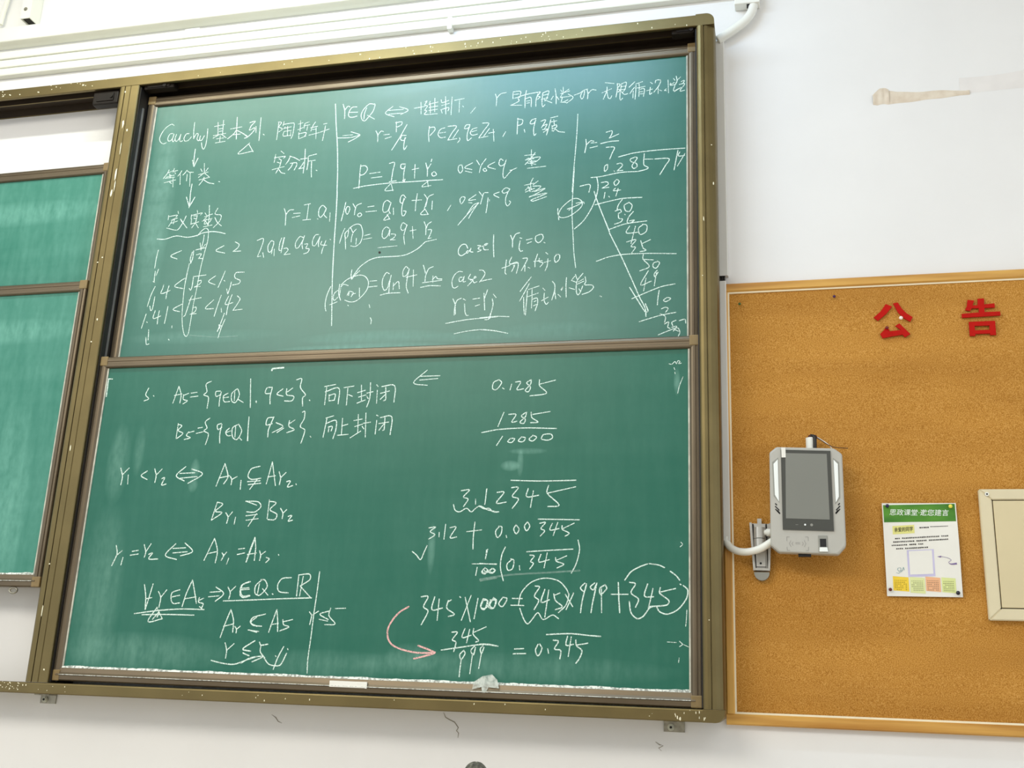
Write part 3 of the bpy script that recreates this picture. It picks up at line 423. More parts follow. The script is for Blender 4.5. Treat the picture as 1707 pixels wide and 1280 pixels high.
  '4:-916,1072,-925,1046,-910,1030,-928,1022;4:-892,1042,-889,1039;4:-790,1075,-806,1010;4:-790,1075,-776,1042,-777,1010;4:-804,1040,-773,1045;4:-766,1042,-764,1024,-747,1018,-764,1006;4:-766,1039,-745,1047;4:-736,1047,-711,1050;4:-737,1032,-706,1035;4:-658,1091,-678,1080,-671,1051,-682,1039,-662,1030,-662,987;4:-616,1052,-634,1050,-631,1032,-614,1038;4:-612,1049,-615,1020,-614,994;4:-584,1043,-601,1032,-595,1011,-573,1011;4:-600,1026,-579,1028;4:-549,1059,-568,1042,-565,1013,-549,1007,-537,1036,-546,1058;4:-557,1048,-555,1013;4:-541,1019,-518,1006;4:-499,1096,-493,1040,-487,986;4:-467,1011,-465,1008;4.2:-468,1008,-465,1004;4.2:-408,1061,-429,1059,-433,1039,-411,1038;4.2:-408,1058,-413,1027,-410,998;4.2:-365,1054,-387,1035,-362,1026;4.2:-350,1054,-348,1031,-320,1025,-325,1008,-354,1008;4.2:-346,1042,-327,1056;4.2:-315,1087,-295,1090,-297,1058,-274,1029,-284,1018,-281,987;4.2:-257,1009,-254,1006;4.2:-160,1065,-203,1058;4.2:-194,1055,-196,990;4.2:-198,1038,-147,1051,-144,992;4.2:-182,1027,-180,1004;4.2:-182,1024,-159,1029,-160,1006;4.2:-180,1004,-160,1006;4.2:-127,1052,-89,1057;4.2:-112,1050,-112,986;4.2:-107,1025,-92,1019;4.2:-73,1032,-45,1040;4.2:-61,1060,-56,1001;4.2:-68,1015,-40,1023;4.2:-72,993,-42,1004;4.2:-38,1029,-15,1034;4.2:-27,1068,-25,1012,-34,978;4.2:-37,1017,-31,1009;4.2:-3,1059,3,1053;4.2:1,1039,2,991;4.2:17,1052,65,1054,67,993;4.2:14,1027,47,1035;4.2:32,1049,35,1004,27,999;4.2:31,1021,15,1005'),
 ('L','chalk set B five with four characters','white',
  '4:-772,931,-773,874;4:-772,928,-756,922,-769,905,-748,893,-770,874;4:-724,899,-732,885,-715,876,-739,870;4:-724,896,-703,901;4:-689,912,-671,915;4:-693,892,-666,898;4:-645,949,-662,935,-652,912,-663,901,-643,889,-650,849;4:-596,928,-611,922,-606,905,-592,914;4:-593,925,-597,888,-593,854;4:-561,910,-574,896,-566,882,-551,882;4:-574,893,-556,899;4:-526,924,-549,910,-544,876,-525,867,-511,898,-526,924;4:-537,915,-535,876;4:-520,876,-507,864;4:-488,949,-486,903,-482,861;4.2:-488,951,-484,861;4.2:-392,947,-413,944,-416,919,-393,924;4.2:-389,949,-405,902,-405,874;4.2:-378,927,-350,912,-389,890;4.2:-371,890,-346,906;4.2:-326,934,-326,912,-304,900,-332,889;4.2:-324,923,-305,936;4.2:-279,964,-270,967,-270,939,-282,911,-263,897,-273,849;4.2:-240,874,-237,871;4.2:-157,948,-186,940;4.2:-182,937,-190,870;4.2:-184,920,-147,931,-144,897,-152,864;4.2:-171,909,-172,889;4.2:-174,906,-159,909,-161,892;4.2:-122,938,-121,880;4.2:-119,911,-100,916;4.2:-136,876,-96,879;4.2:-78,929,-47,934;4.2:-63,951,-60,885;4.2:-73,907,-45,915;4.2:-87,866,-49,890;4.2:-43,918,-15,922;4.2:-35,956,-30,868;4.2:-45,907,-38,898;4.2:6,947,12,944;4.2:8,928,6,878;4.2:21,938,63,940,62,875;4.2:17,916,53,921;4.2:38,938,38,894,33,891;4.2:37,916,19,892'),
 ('L','chalk left arrow near the top edge','white',
  '3.7:183,1108,135,1063,187,1052;3.7:159,1086,232,1086;3.7:157,1072,224,1076'),
 ('L','chalk decimal 0.1285','white',
  '3.9:446,1065,428,1055,426,1033,440,1030,457,1054,446,1066;3.9:461,1035,467,1031;3.9:493,1048,488,1027;3.9:506,1055,525,1055,512,1028,536,1030;3.9:562,1062,546,1051,560,1035,553,1019,542,1024,560,1046,562,1059;3.9:591,1061,592,1039,617,1012,559,1004;3.9:592,1045,647,1058'),
 ('L','chalk fraction 1285 over 10000','white',
  '4:470,948,451,898;4:487,940,513,939,499,913,517,915;4:548,946,532,933,546,922,541,907,528,912,546,930,550,946;4:566,946,569,927,591,911,565,909;4:572,938,632,947;4:394,877,452,887,547,891,656,887;4:469,863,449,831;4:496,854,488,844,502,841,512,854,496,855;4:535,859,525,846,541,843,549,856,535,860;4:575,864,562,851,575,845,588,858,574,865;4:604,853,611,866,637,868,643,855,627,847,606,850'),
 ('L','chalk line r1 below r2 with a double arrow and A sets','white',
  '4.4:-985,765,-973,733,-975,702;4.4:-975,739,-950,765;4.4:-950,739,-947,705;4.4:-873,753,-896,736,-869,721;4.4:-844,761,-834,735,-836,710;4.4:-834,738,-813,760;4.4:-810,724,-798,727,-807,701,-789,704;4.4:-718,768,-752,735,-717,715;4.4:-739,743,-679,745;4.4:-734,725,-667,731;4.4:-693,759,-647,740,-701,706;4.4:-562,778,-587,695;4.4:-562,778,-544,730,-558,703;4.4:-579,725,-538,733;4.4:-535,730,-528,719,-528,700;4.4:-528,719,-508,730;4.4:-491,716,-490,683;4.4:-422,767,-456,757,-465,730,-449,719,-414,723;4.4:-465,711,-416,714;4.4:-461,700,-412,705;4.4:-428,719,-453,683;4.4:-376,782,-391,702;4.4:-376,782,-355,696;4.4:-388,727,-359,732;4.4:-346,746,-338,724,-340,699;4.4:-338,724,-319,743;4.4:-313,710,-299,712,-308,691,-288,696;4.4:-277,702,-275,699'),
 ('L','chalk line of B sets','white',
  '4.4:-574,637,-589,574;4.4:-574,637,-552,629,-578,604,-551,599,-589,572;4.4:-536,599,-525,583,-528,561;4.4:-525,583,-510,602;4.4:-496,583,-498,558;4.4:-461,640,-419,626;4.4:-463,640,-415,638,-402,621,-423,602,-455,602;4.4:-456,588,-413,593;4.4:-454,572,-408,578;4.4:-416,596,-443,551;4.4:-372,645,-373,578;4.4:-372,640,-345,634,-366,610,-338,594,-344,575,-370,575;4.4:-326,615,-315,597,-316,578;4.4:-315,597,-302,610;4.4:-294,586,-280,589,-292,570,-276,573'),
 ('L','chalk line r1 equals r2 with a double arrow and A sets','white',
  '4.4:-957,479,-949,449,-964,406;4.4:-949,444,-930,460;4.4:-923,436,-927,409;4.4:-889,458,-865,462;4.4:-895,444,-863,449;4.4:-844,483,-834,456,-837,437;4.4:-834,456,-817,486;4.4:-821,448,-806,453,-818,432,-782,432;4.4:-718,487,-754,446,-707,431;4.4:-727,470,-677,473;4.4:-725,454,-669,459;4.4:-682,490,-648,460,-694,444;4.4:-568,507,-599,429;4.4:-568,507,-551,464,-554,421;4.4:-588,453,-551,461;4.4:-532,456,-525,446,-532,430;4.4:-525,446,-515,459;4.4:-504,438,-510,417;4.4:-470,470,-447,473;4.4:-473,451,-445,457;4.4:-411,510,-435,425;4.4:-412,512,-425,470,-436,425;4.4:-412,512,-405,476,-405,431;4.4:-434,452,-400,457;4.4:-389,465,-383,450,-385,431;4.4:-383,450,-366,463;4.4:-361,442,-349,437,-361,424;4.4:-316,453,-314,450'),
 ('L','underlined chalk statement for all r in A five','white',
  '4.4:-821,341,-810,301,-805,254;4.4:-787,344,-797,291,-805,254;4.4:-809,291,-785,296;4.4:-762,318,-750,297,-752,263;4.4:-750,297,-730,324;4.4:-679,325,-708,314,-707,287,-696,277,-673,280;4.4:-706,300,-677,306;4.4:-634,360,-651,315,-662,267;4.4:-634,360,-619,315,-608,279;4.4:-657,294,-612,302;4.4:-599,300,-600,284,-582,279,-586,264;4.4:-601,289,-582,298;4.4:-583,261,-595,269;4.4:-561,319,-521,322;4.4:-565,303,-525,307;4.4:-540,337,-508,315,-537,288;4.4:-494,338,-483,318,-486,297;4.4:-483,323,-465,341;4.4:-416,358,-443,344,-445,313,-432,303,-407,309;4.4:-444,329,-412,332;4.4:-846,239,-752,252,-664,259,-576,259;4.4:-815,236,-720,239,-612,239;4.4:-759,263,-788,213,-733,224;4.4:-759,260,-733,224;4.4:-771,221,-751,245,-754,229;4.4:-506,290,-380,296;4.4:-411,358,-438,347,-444,324,-434,308,-408,311;4.4:-445,334,-414,337;4.4:-366,366,-389,345,-389,319,-371,312,-346,341,-357,364,-372,365;4.4:-376,351,-380,314;4.4:-363,335,-340,313;4.4:-324,318,-321,316;4.4:-259,374,-293,370,-307,347,-299,326,-265,322;4.4:-232,384,-233,312;4.4:-229,384,-193,387,-189,369,-223,346;4.4:-215,379,-222,312;4.4:-223,346,-179,306;4.4:-443,293,-302,301,-177,307'),
 ('L','chalk line A r within A five','white',
  '4.4:-473,261,-487,220,-502,166;4.4:-473,261,-459,226,-457,185;4.4:-494,204,-458,213;4.4:-451,205,-444,195,-444,183;4.4:-444,195,-431,206;4.4:-373,238,-393,219,-369,207;4.4:-396,194,-367,187;4.4:-341,249,-385,237,-395,222,-382,210,-351,208;4.4:-400,194,-360,190;4.4:-301,265,-313,224,-323,188;4.4:-301,265,-294,230,-290,192;4.4:-317,214,-290,219;4.4:-275,232,-270,215,-250,208,-282,194;4.4:-271,225,-239,233'),
 ('L','wavy underlined chalk line r up to five','white',
  '4.4:-481,149,-472,124,-473,98;4.4:-472,124,-447,147;4.4:-374,157,-411,131,-382,124;4.4:-409,116,-386,109;4.4:-526,89,-484,81,-438,79,-390,96,-357,107;4.4:-370,159,-412,131,-388,124;4.4:-410,118,-389,109;4.4:-353,155,-346,145,-321,149;4.4:-346,143,-346,123,-327,103;4.4:-414,83,-380,102,-333,108,-373,89;4.4:-330,103,-311,84,-288,79,-267,83,-249,121;4.4:-262,143,-280,105,-292,67;4.4:-289,112,-286,109;4.4:-247,136,-245,133'),
 ('L','vertical chalk line right of the statements','white',
  '4:-156,396,-159,324,-163,258,-166,178,-170,103,-168,59'),
 ('L','chalk note r up to five minus','white',
  '4:-180,260,-171,248,-175,217;4:-171,248,-147,263;4:-109,264,-141,253,-109,236;4:-142,236,-111,231;4:-104,274,-108,249,-83,222,-121,219;4:-87,273,-50,275'),
 ('L','chalk decimal 3.12345 with an overline and a wavy underline','white',
  '4:333,675,362,678,342,654,359,646,344,621;4:385,646,386,628;4:423,682,418,628;4:308,628,316,608,332,603,355,615,372,603,387,615,402,623,429,610,461,603;4.2:422,680,419,631;4.2:459,669,483,669,458,633,492,636;4.2:508,685,532,685,512,656,534,646,514,615;4.2:566,682,562,654,603,659;4.2:584,674,576,618;4.2:635,692,631,666,673,626,635,621;4.2:633,666,727,687;4.2:505,710,606,707,727,709;4.2:401,621,418,613,433,615,449,603,468,603'),
 ('L','chalk sum 3.12 plus 0.00345 with an overline','white',
  '4:226,548,250,551,232,536,249,525,228,510;4:264,533,264,518;4:285,561,282,510;4:301,549,322,551,303,516,326,518;4:360,536,412,542;4:387,569,384,514,385,478;4:473,555,460,537,467,517,479,529,481,552,470,555;4:497,524,499,517;4:529,560,522,545,531,530,540,545,529,560;4:568,570,558,555,566,540,576,555,568,570;4:609,565,629,568,614,548,627,540,613,523;4:652,565,645,543,675,548;4:670,568,656,525;4:685,558,686,545,709,533,696,523;4:688,548,725,566;4:604,579,672,578,742,577'),
 ('L','chalk tick beside the fraction','white',
  '4:173,468,189,456,204,441,215,466,224,488'),
 ('L','chalk product of one hundredth and 0.345 in brackets','white',
  '3.7:436,478,430,446;3.7:385,429,469,430;3.7:403,418,399,391;3.7:429,416,419,403,430,396,439,409,429,417;3.7:452,414,442,404,455,399,465,409,452,415;4:432,476,430,446;4:411,431,468,428;4:420,406,428,399,441,409,454,401,464,409,456,415,436,401,425,413;4:496,486,485,459,482,419,494,375;4:519,444,504,429,508,410,523,415,527,442,516,447;4:546,425,548,411;4:580,460,595,457,583,440,593,433,581,415;4:617,463,611,438,646,446;4:638,468,629,419;4:666,453,669,441,694,432,672,419;4:669,444,703,459;4:569,471,640,476,723,481;4:739,511,745,481,736,437,720,403'),
 ('L','faint wiped chalk streak below the brackets','faint',
  '4:415,374,471,384;4:414,379,516,395,642,404,747,412'),
 ('L','chalk equation 345 times 1000 equals 345 times 999 plus 345','white',
  '4.4:215,318,239,319,225,286,242,272,221,227;4.4:262,319,255,277,291,283;4.4:278,312,275,243;4.4:310,308,306,283,333,264,313,256;4.4:308,303,320,310;4.4:348,321,352,318;4.4:367,319,389,241;4.4:387,326,358,245;4.4:411,317,401,251;4.4:429,310,422,288,440,286,444,310,429,311;4.4:454,311,448,289,466,287,470,311,452,312;4.4:428,315,421,290,434,281,443,310,428,316;4.4:463,318,452,296,465,287,474,311,463,320;4.4:494,321,482,301,495,292,509,317,494,322;4.4:527,319,560,319;4.4:523,297,566,297;4.4:601,360,616,357,600,328,615,314,601,285;4.4:634,350,623,309,650,317;4.4:647,348,637,262;4.4:664,336,670,315,693,296,671,286;4.4:667,332,684,339;4.4:702,335,727,297;4.4:729,340,706,287;4.4:765,372,751,357,763,346,770,365;4.4:770,370,757,312,753,278;4.4:797,373,783,360,793,351,802,368;4.4:804,373,791,308,787,279;4.4:831,368,814,356,817,337,836,356,831,368;4.4:819,356,821,280;4.4:851,338,905,339;4.4:873,376,876,319,879,281;4.4:909,377,928,372,914,344,938,325,929,299;4.4:967,373,957,335,986,333;4.4:984,359,970,297;4.4:1007,362,1005,345,1034,322,1027,308,972,302;4.4:1007,348,1055,360'),
 ('L','chalk ring around the first 345','white',
  '4:548,298,556,337,588,372,633,386,678,378,704,354,714,335;4:553,288,567,255,581,239,597,256,614,275,632,254,662,269,682,258;4:714,335,705,301,681,277'),
 ('L','dashed chalk ring around the last 345','white',
  '4.4:894,384,913,410,942,427,966,436;4.4:971,437,1002,433,1020,425;4.4:1038,414,1057,400,1068,386;4.4:1079,370,1093,356,1088,328,1062,295,1029,280,1005,287,993,303,974,298,953,271,934,264,915,282,909,317;4.4:1069,374,1072,372'),
 ('L','pink chalk curved arrow pointing right','pink',
  '6.1:174,285,144,267,120,240,106,210,109,180,126,159,164,145,217,137,274,139;6.1:215,160,247,150,275,140;6.1:203,118,239,127,274,138'),
 ('L','chalk fraction 345 over 999','white',
  '4.2:328,206,347,206,331,182,344,175,338,144;4.2:372,219,364,190,394,198;4.2:388,217,380,174;4.2:402,220,401,201,420,182,410,177;4.2:404,208,443,226;4.2:295,148,355,158,431,170,482,167;4.2:371,149,359,135,365,121,377,140,371,150;4.2:365,121,362,87,361,66;4.2:408,165,396,150,405,136,411,160;4.2:402,141,396,77;4.2:436,166,427,156,432,142,439,161;4.2:432,146,425,94;4.2:425,171,455,171,486,166'),
 ('L','chalk result 0.345 with an overline','white',
  '4.4:541,159,571,161;4.4:537,144,579,146;4.4:618,176,610,157,619,140,631,162,623,177;4.4:650,163,653,149;4.4:667,190,684,187,672,163,692,159,690,133;4.4:713,204,709,176,733,179;4.4:725,202,717,141;4.4:740,193,743,175,760,161,754,138,742,121;4.4:743,177,779,184;4.4:644,207,722,212,781,208,820,206'),
 ('L','small chalk scribble in the upper right corner','white',
  '2.7:1033,1104,1043,1102,1053,1111,1058,1103,1063,1113,1070,1111,1065,1103,1075,1105;2.7:1050,1090,1053,1082;2.7:1053,1074,1054,1068'),
 ('L','small chalk marks along the right edge','white',
  '2.7:1072,506,1077,499,1069,491;2.7:1067,198,1076,189,1067,182;2.7:1066,148,1064,134;2.7:1078,189,1097,181;2.7:1090,295,1088,258,1086,244;2.7:1029,195,1057,194;2.4:1080,1057,1068,1026,1062,1000'),
 ('L','bracket shaped chalk dashes at the top edge','white',
  '6.7:-417,1125,-416,1132,-371,1135;5:-1104,1114,-1077,1112;5:-1094,1113,-1093,1080,-1092,1043'),
]
def sliding_board(label, xa, xb, zbot, ztop, y, tilt, smat, caps, lipk=1.0):
    """xa..xb and zbot..ztop are the green face; y is its distance from the wall (negative)"""
    cx = (xa+xb)/2
    t = thing('chalkboard', label, 'chalkboard', (cx, y, zbot-0.05), 'sliding green chalkboards')
    obj('writing_surface', box(xa-0.004, xb+0.004, y, y+0.008, zbot-0.004, ztop+0.004), smat, t)
    obj('back_panel', box(xa-0.01, xb+0.01, y+0.0085, y+0.020, zbot-0.01, ztop+0.01), M['zinc'], t)
    F = y - 0.012      # front of the rails
    w = 0.034
    top = [(y+0.022, ztop), (F+0.007, ztop), (F+0.001, ztop+0.004), (F, ztop+0.008), (F, ztop+0.014), (F+0.002, ztop+0.0155), (F+0.002, ztop+0.024), (F, ztop+0.0255), (F, ztop+0.032), (F+0.003, ztop+0.040), (F+0.010, ztop+0.045), (y+0.022, ztop+0.045)]
    obj('top_rail', prof(top, 'x', xa-w+0.020, xb+w-0.020), M['brown'], t)
    bot = [(y+0.022, zbot), (F+0.010, zbot), (F+0.006, zbot-0.006), (F+0.002, zbot-0.020), (F-0.003, zbot-0.0265), (F-0.004, zbot-0.029), (F-0.001, zbot-0.031), (F, zbot-0.045), (F+0.004, zbot-0.049), (y+0.022, zbot-0.049)]
    obj('bottom_rail', prof(bot, 'x', xa-w+0.020, xb+w-0.020), M['brown'], t)
    for s, xe in ((-1, xa), (1, xb)):
        sd = [(xe, y+0.022), (xe, F+0.008), (xe+s*0.006, F+0.002), (xe+s*0.012, F), (xe+s*0.019, F), (xe+s*0.0205, F+0.003), (xe+s*0.0225, F+0.003), (xe+s*0.024, F), (xe+s*0.031, F+0.001), (xe+s*w, F+0.006), (xe+s*w, y+0.022)]
        obj('side_rail', prof(sd, 'z', zbot-0.030, ztop+0.026), M['brownv'], t)
        for zc, zz in ((zbot-0.0495, zbot-0.012), (ztop+0.008, ztop+0.0455)):
            if caps:
                bm = box(*(sorted((xe+s*0.0, xe+s*(w+0.001)))), F-0.0018, y+0.0225, zc, zz, bev=0.003)
                obj('corner_cap', bm, M['cap'], t)
        lip = obj('edge_lip', box(*sorted((xe-s*0.0055, xe+s*0.0005)), y-0.004, y+0.001, zbot, ztop, bev=0.001), M['lip'], t)
    # chalk dust lying along the lower edge
    d = bmesh.new(); n = 150; prev = None
    for i in range(n+1):
        x = xa + (xb-xa)*i/n; h = (0.0012 + 0.0022*random.random() + 0.0015*max(0, math.sin(i*0.35))**2)*lipk
        a = d.verts.new((x, F+0.0068, zbot-0.0045)); b = d.verts.new((x, y-0.0035, zbot+0.001)); c = d.verts.new((x, y-0.0011, zbot+h))
        if prev: d.faces.new((prev[0], a, b, prev[1])); d.faces.new((prev[1], b, c, prev[2]))
        prev = (a, b, c)
    add_box(d, xa, xb, F-0.0046, F-0.0026, zbot-0.0288, zbot-0.0268)  # thin pale strip painting the highlight along the rail's ridge
    o = obj('chalk_dust_glint', d, M['dust_glint'], t); o['kind'] = 'stuff'
    t.rotation_euler.y = -tilt
    return t
G0 = srgb(4, 95, 76); GP = srgb(112, 182, 158)
smU = slate('upper_slate', srgb(0, 98, 82), srgb(128, 178, 164), 0.20, [(0.62, 0.10, 0.22, 0.035, 0.30), (-0.05, 0.10, 0.3, 0.03, 0.5), (-0.75, 0.13, 0.35, 0.03, 0.3), (0.3, 0.09, 0.25, 0.02, 0.35), (-0.1, 0.064, 0.35, 0.016, 0.8), (-1.02, 0.7, 0.07, 0.5, 0.5)], 0.4, 0.72)
smL = slate('lower_slate', G0, srgb(122, 172, 156), 0.18, [(-1.0, 0.78, 0.05, 0.16, 0.5), (-0.92, 0.83, 0.025, 0.1, 0.35), (-1.0, 0.3, 0.1, 0.35, 0.4), (-0.8, 0.11, 0.35, 0.07, 0.45), (0.5, 0.1, 0.6, 0.05, 0.35), (-0.1, 0.09, 0.3, 0.05, 0.35), (0.50, 0.76, 0.035, 0.02, 0.9), (0.56, 0.81, 0.07, 0.012, 0.6), (0.535, 0.77, 0.012, 0.05, 0.6), (-0.68, 0.76, 0.02, 0.04, 0.7), (-0.68, 0.70, 0.02, 0.03, 0.6), (1.06, 1.04, 0.012, 0.05, 0.7), (0.24, 0.48, 0.015, 0.09, 0.6), (0.2, 0.12, 0.1, 0.05, 0.5)], 0.6)
smW = slate('worn_slate', srgb(20, 112, 92), srgb(124, 186, 170), 0.45, [(0.9, 0.25, 0.12, 0.5, 0.4), (0.7, 1.0, 0.5, 0.06, 0.5)], 0.9)
UR = sliding_board('upper right green chalkboard crowded with Chinese notes and long division', -2.472, -0.280, 1.2165, 2.319, -0.0725, -0.0035, smU, True, 0.6)
LR = sliding_board('lower right green chalkboard with set notation and a pink curved arrow', -2.481, -0.277, 0.0610, 1.1655, -0.1175, -0.0030, smL, True)
UL = sliding_board('upper left green chalkboard lowered under bare white wall, wiped and blank', -4.835, -2.665, 0.925, 2.0285, -0.0725, 0.003, smW, True, 0.6)
LL = sliding_board('lower left wiped green chalkboard with bare white wall below it', -4.835, -2.655, 0.3865, 1.491, -0.1175, 0.0015, smW, True)
ring = bmesh.new()
add_tube(ring, [(-2.735+0.016*math.cos(a), -0.118, 0.325+0.010*math.sin(a)) for a in [k*2*math.pi/14 for k in range(15)]], 0.004, 8, False)
obj('pull_ring', ring, M['zinc'], LL, smooth=True)
def chalk_on(root, key, y, org):
    kk = 0
    for (b, label, col, body) in CHALK:
        if b != key: continue
        bm = bmesh.new()
        for st in body.split(';'):
            w, nums = st.split(':'); w = float(w)/1000; v = [int(q)/1000 for q in nums.split(',')]
            pts = [(v[i], 0, v[i+1]) for i in range(0, len(v), 2)]
            if len(pts) == 1: pts = [pts[0], (pts[0][0]+0.003, 0, pts[0][2])]
            c = curve(pts, 5); kk += 1
            ribbon(bm, [(p.x+org[0], p.z+org[1]) for p in c], w*(0.80 if key == 'U' else 0.92)*(1.6 if col == 'faint' else 1), y - 0.0006 - 0.000004*(kk % 100))
        nm = 'chalk_arrow' if 'arrow' in label else 'chalk_writing'
        o = obj(nm, bm, M['chalk' if col == 'white' else col], root, label=(label if label.startswith(('pink', 'faint')) else 'white ' + label))
chalk_on(UR, 'U', -0.0725, (-1.376, 1.1665))
chalk_on(LR, 'L', -0.1175, (-1.379, 0.0110))
# tape on the lower rail of the lower right board
bm = box(-1.458, -1.329, -0.1335, -0.1290, 0.029, 0.049, bev=0.001); add_box(bm, -1.333, -1.326, -0.1340, -0.1290, 0.028, 0.049, bev=0.001)
obj('tape_strip', bm, M['paper'], LR, label='white tape stuck on the rail')
bm = bmesh.new()
P_ = [(-0.968, 0.040), (-0.966, 0.062), (-0.935, 0.082), (-0.905, 0.088), (-0.887, 0.072), (-0.880, 0.046), (-0.915, 0.048), (-0.925, 0.030), (-0.935, 0.030), (-0.938, 0.048)]
add_prof(bm, P_, 'y', -0.1325, -0.1315)
obj('tape_strip', bm, M['tape'], LR, label='torn dusty clear tape on the lower edge')
# small round stain on the upper board, the glued plug of a hole
bm = bmesh.new(); add_disc(bm, (-1.428, 1.603), 0.0045, -0.0738, -0.0725); obj('screw_plug', bm, M['gap'], UR)

# ------------------------------------------------------------------ trunking along the top of the wall
def trunking(label, z0, z1, d, x0=-6.3, x1=2.2, m=None, r=0.004):
    pts = [(-0.0005, z0), (-d+r, z0), (-d+r*0.3, z0+r*0.3), (-d, z0+r), (-d, z1-r), (-d+r*0.3, z1-r*0.3), (-d+r, z1), (-0.0005, z1)]
    return tag(obj('cable_trunking', prof(pts, 'x', x0, x1), m or M['trunk'], base=((x0+x1)/2, 0, z0)), label, 'trunking', 'horizontal white trunking above the boards')
trunking('thickest white cable trunking, highest of the four runs above the boards', 2.747, 2.822, 0.060, r=0.006)
t1 = thing('cable_trunking', 'white cable trunking run just below the thickest one, with a joint sleeve', 'trunking', (-1.5, 0, 2.679), 'horizontal white trunking above the boards')
def trk(z0, z1, d, r=0.006): return prof([(-0.0005, z0), (-d+r, z0), (-d+r*0.3, z0+r*0.3), (-d, z0+r), (-d, z1-r), (-d+r*0.3, z1-r*0.3), (-d+r, z1), (-0.0005, z1)], 'x', -6.3, 2.2)
obj('channel', trk(2.679, 2.718, 0.030), M['trunk'], t1)
obj('joint_sleeve', box(-2.415, -2.345, -0.0335, -0.0005, 2.6765, 2.720, bev=0.003), M['trunk'], t1)
t2 = thing('cable_trunking', 'white cable trunking run third from the top above the boards', 'trunking', (-1.5, 0, 2.634), 'horizontal white trunking above the boards')
obj('channel', trk(2.634, 2.6735, 0.030), M['trunk'], t2)
t3 = thing('cable_trunking', 'lowest white cable trunking run, nearest the chalkboard frame, with a small clip', 'trunking', (-1.5, 0, 2.592), 'horizontal white trunking above the boards')
obj('channel', trk(2.592, 2.630, 0.030), M['trunk'], t3)
obj('clip', box(-1.232, -1.212, -0.033, -0.0005, 2.575, 2.6315, bev=0.003), M['trunk'], t3)
# white hanging rail at the top left
hr = thing('mounting_rail', 'white metal rail with a screw and open dark lower end at top left', 'rail', (-3.21, -0.03, 2.852))
bm = bmesh.new()
for a in ((-3.235, -3.185, -0.066, -0.062), (-3.235, -3.185, -0.005, -0.001), (-3.235, -3.231, -0.062, -0.005), (-3.189, -3.185, -0.062, -0.005)):
    add_box(bm, a[0], a[1], a[2], a[3], 2.852, 3.34)
obj('channel', bm, M['trunk'], hr)
bm = bmesh.new(); add_disc(bm, (-3.214, 2.900), 0.009, -0.068, -0.066); add_disc(bm, (-3.214, 2.900), 0.006, -0.070, -0.068); obj('screw', bm, M['zinc'], hr)
obj('end_shade', box(-3.230, -3.190, -0.061, -0.006, 2.858, 2.862), M['gap'], hr)  # dark plate painting the shade inside the open lower end
tag(obj('conduit', tube([(-3.375, -0.02, 2.87), (-3.372, -0.02, 2.92), (-3.355, -0.02, 3.05), (-3.34, -0.02, 3.34)], 0.010, 12), M['trunk'], base=(-3.375, -0.02, 2.87)), 'thin pale upright conduit in the top left corner', 'conduit')

# ------------------------------------------------------------------ box, conduit and trunking right of the frame
jb = thing('junction_box', 'white junction box at the top edge above the right post', 'box', (-0.06, 0, 2.535))
obj('body', box(-0.104, -0.012, -0.045, -0.0005, 2.534, 2.590, bev=0.003), M['white_plastic'], jb)
obj('cable_entry', box(-0.060, -0.048, -0.038, -0.012, 2.5325, 2.540), M['slot'], jb)
pts = curve([(-0.034, -0.025, 2.545), (-0.043, -0.026, 2.505), (-0.070, -0.026, 2.468), (-0.115, -0.024, 2.435), (-0.170, -0.022, 2.402)], 14)
tag(obj('corrugated_conduit', tube(pts, 0.017, 14, True, lambda i: 0.0165 + 0.0008*(i % 2)), M['white_plastic'], base=(-0.1, -0.025, 2.40), smooth=True), 'white bent conduit from the junction box down to the right post', 'conduit')
def vtrunk(label, z0, z1, y0, y1, m, x0=-0.182, x1=-0.1535):
    r = 0.003
    pts = [(x0, y1), (x0, y0+r), (x0+r, y0), (x1-r, y0), (x1, y0+r), (x1, y1)]
    bm = prof(pts, 'z', z0, z1)
    return tag(obj('cable_trunking', bm, m, base=((x0+x1)/2, y1, z0)), label, 'trunking', 'upright trunking beside the right post')
vtrunk('upright wall-coloured trunking beside the right post, above the notice board', 1.458, 2.398, -0.022, -0.0005, M['trunk_paint'], -0.181, -0.146)
vtrunk('upright pale grey trunking over the left edge of the notice board', 0.531, 1.4295, -0.0445, -0.0265, M['trunk_grey'])
bm = bmesh.new()
for k, x in enumerate((-0.1755, -0.167, -0.160)):
    add_tube(bm, [(x, -0.033, 1.424), (x, -0.029, 1.436), (x-0.001, -0.018, 1.448), (x, -0.014, 1.464)], 0.0042, 8)
tag(obj('black_cable', bm, M['black'], base=(-0.167, -0.02, 1.424), smooth=True), 'short black cable gap between the two upright trunkings', 'cable')

# ------------------------------------------------------------------ cork notice board
CX0, CX1, CZ0, CZ1 = -0.176, 2.05, -0.0365, 1.4265
nb = thing('notice_board', 'large cork notice board in a yellow wooden frame with red characters', 'notice board', ((CX0+CX1)/2, 0, CZ0))
def bar(name, pts, axis, a0, a1, m): return obj(name, prof(pts, axis, a0, a1), m, nb)
def hp(z0, z1): return [(0-0.0005, z0), (-0.021, z0), (-0.0255, z0+0.004), (-0.026, (z0+z1)/2), (-0.0255, z1-0.004), (-0.021, z1), (-0.0005, z1)]
bar('top_rail', hp(1.3960, CZ1), 'x', CX0, CX1, M['wood'])
bar('bottom_rail', hp(CZ0, -0.0035), 'x', CX0, CX1, M['wood'])
bar('side_rail', [(CX0, -0.0005), (CX0, -0.0205), (CX0+0.004, -0.0255), (-0.163, -0.0255), (-0.1535, -0.025), (-0.1500, -0.0205), (-0.1500, -0.0005)], 'z', -0.0035, 1.396, M['woodv'])
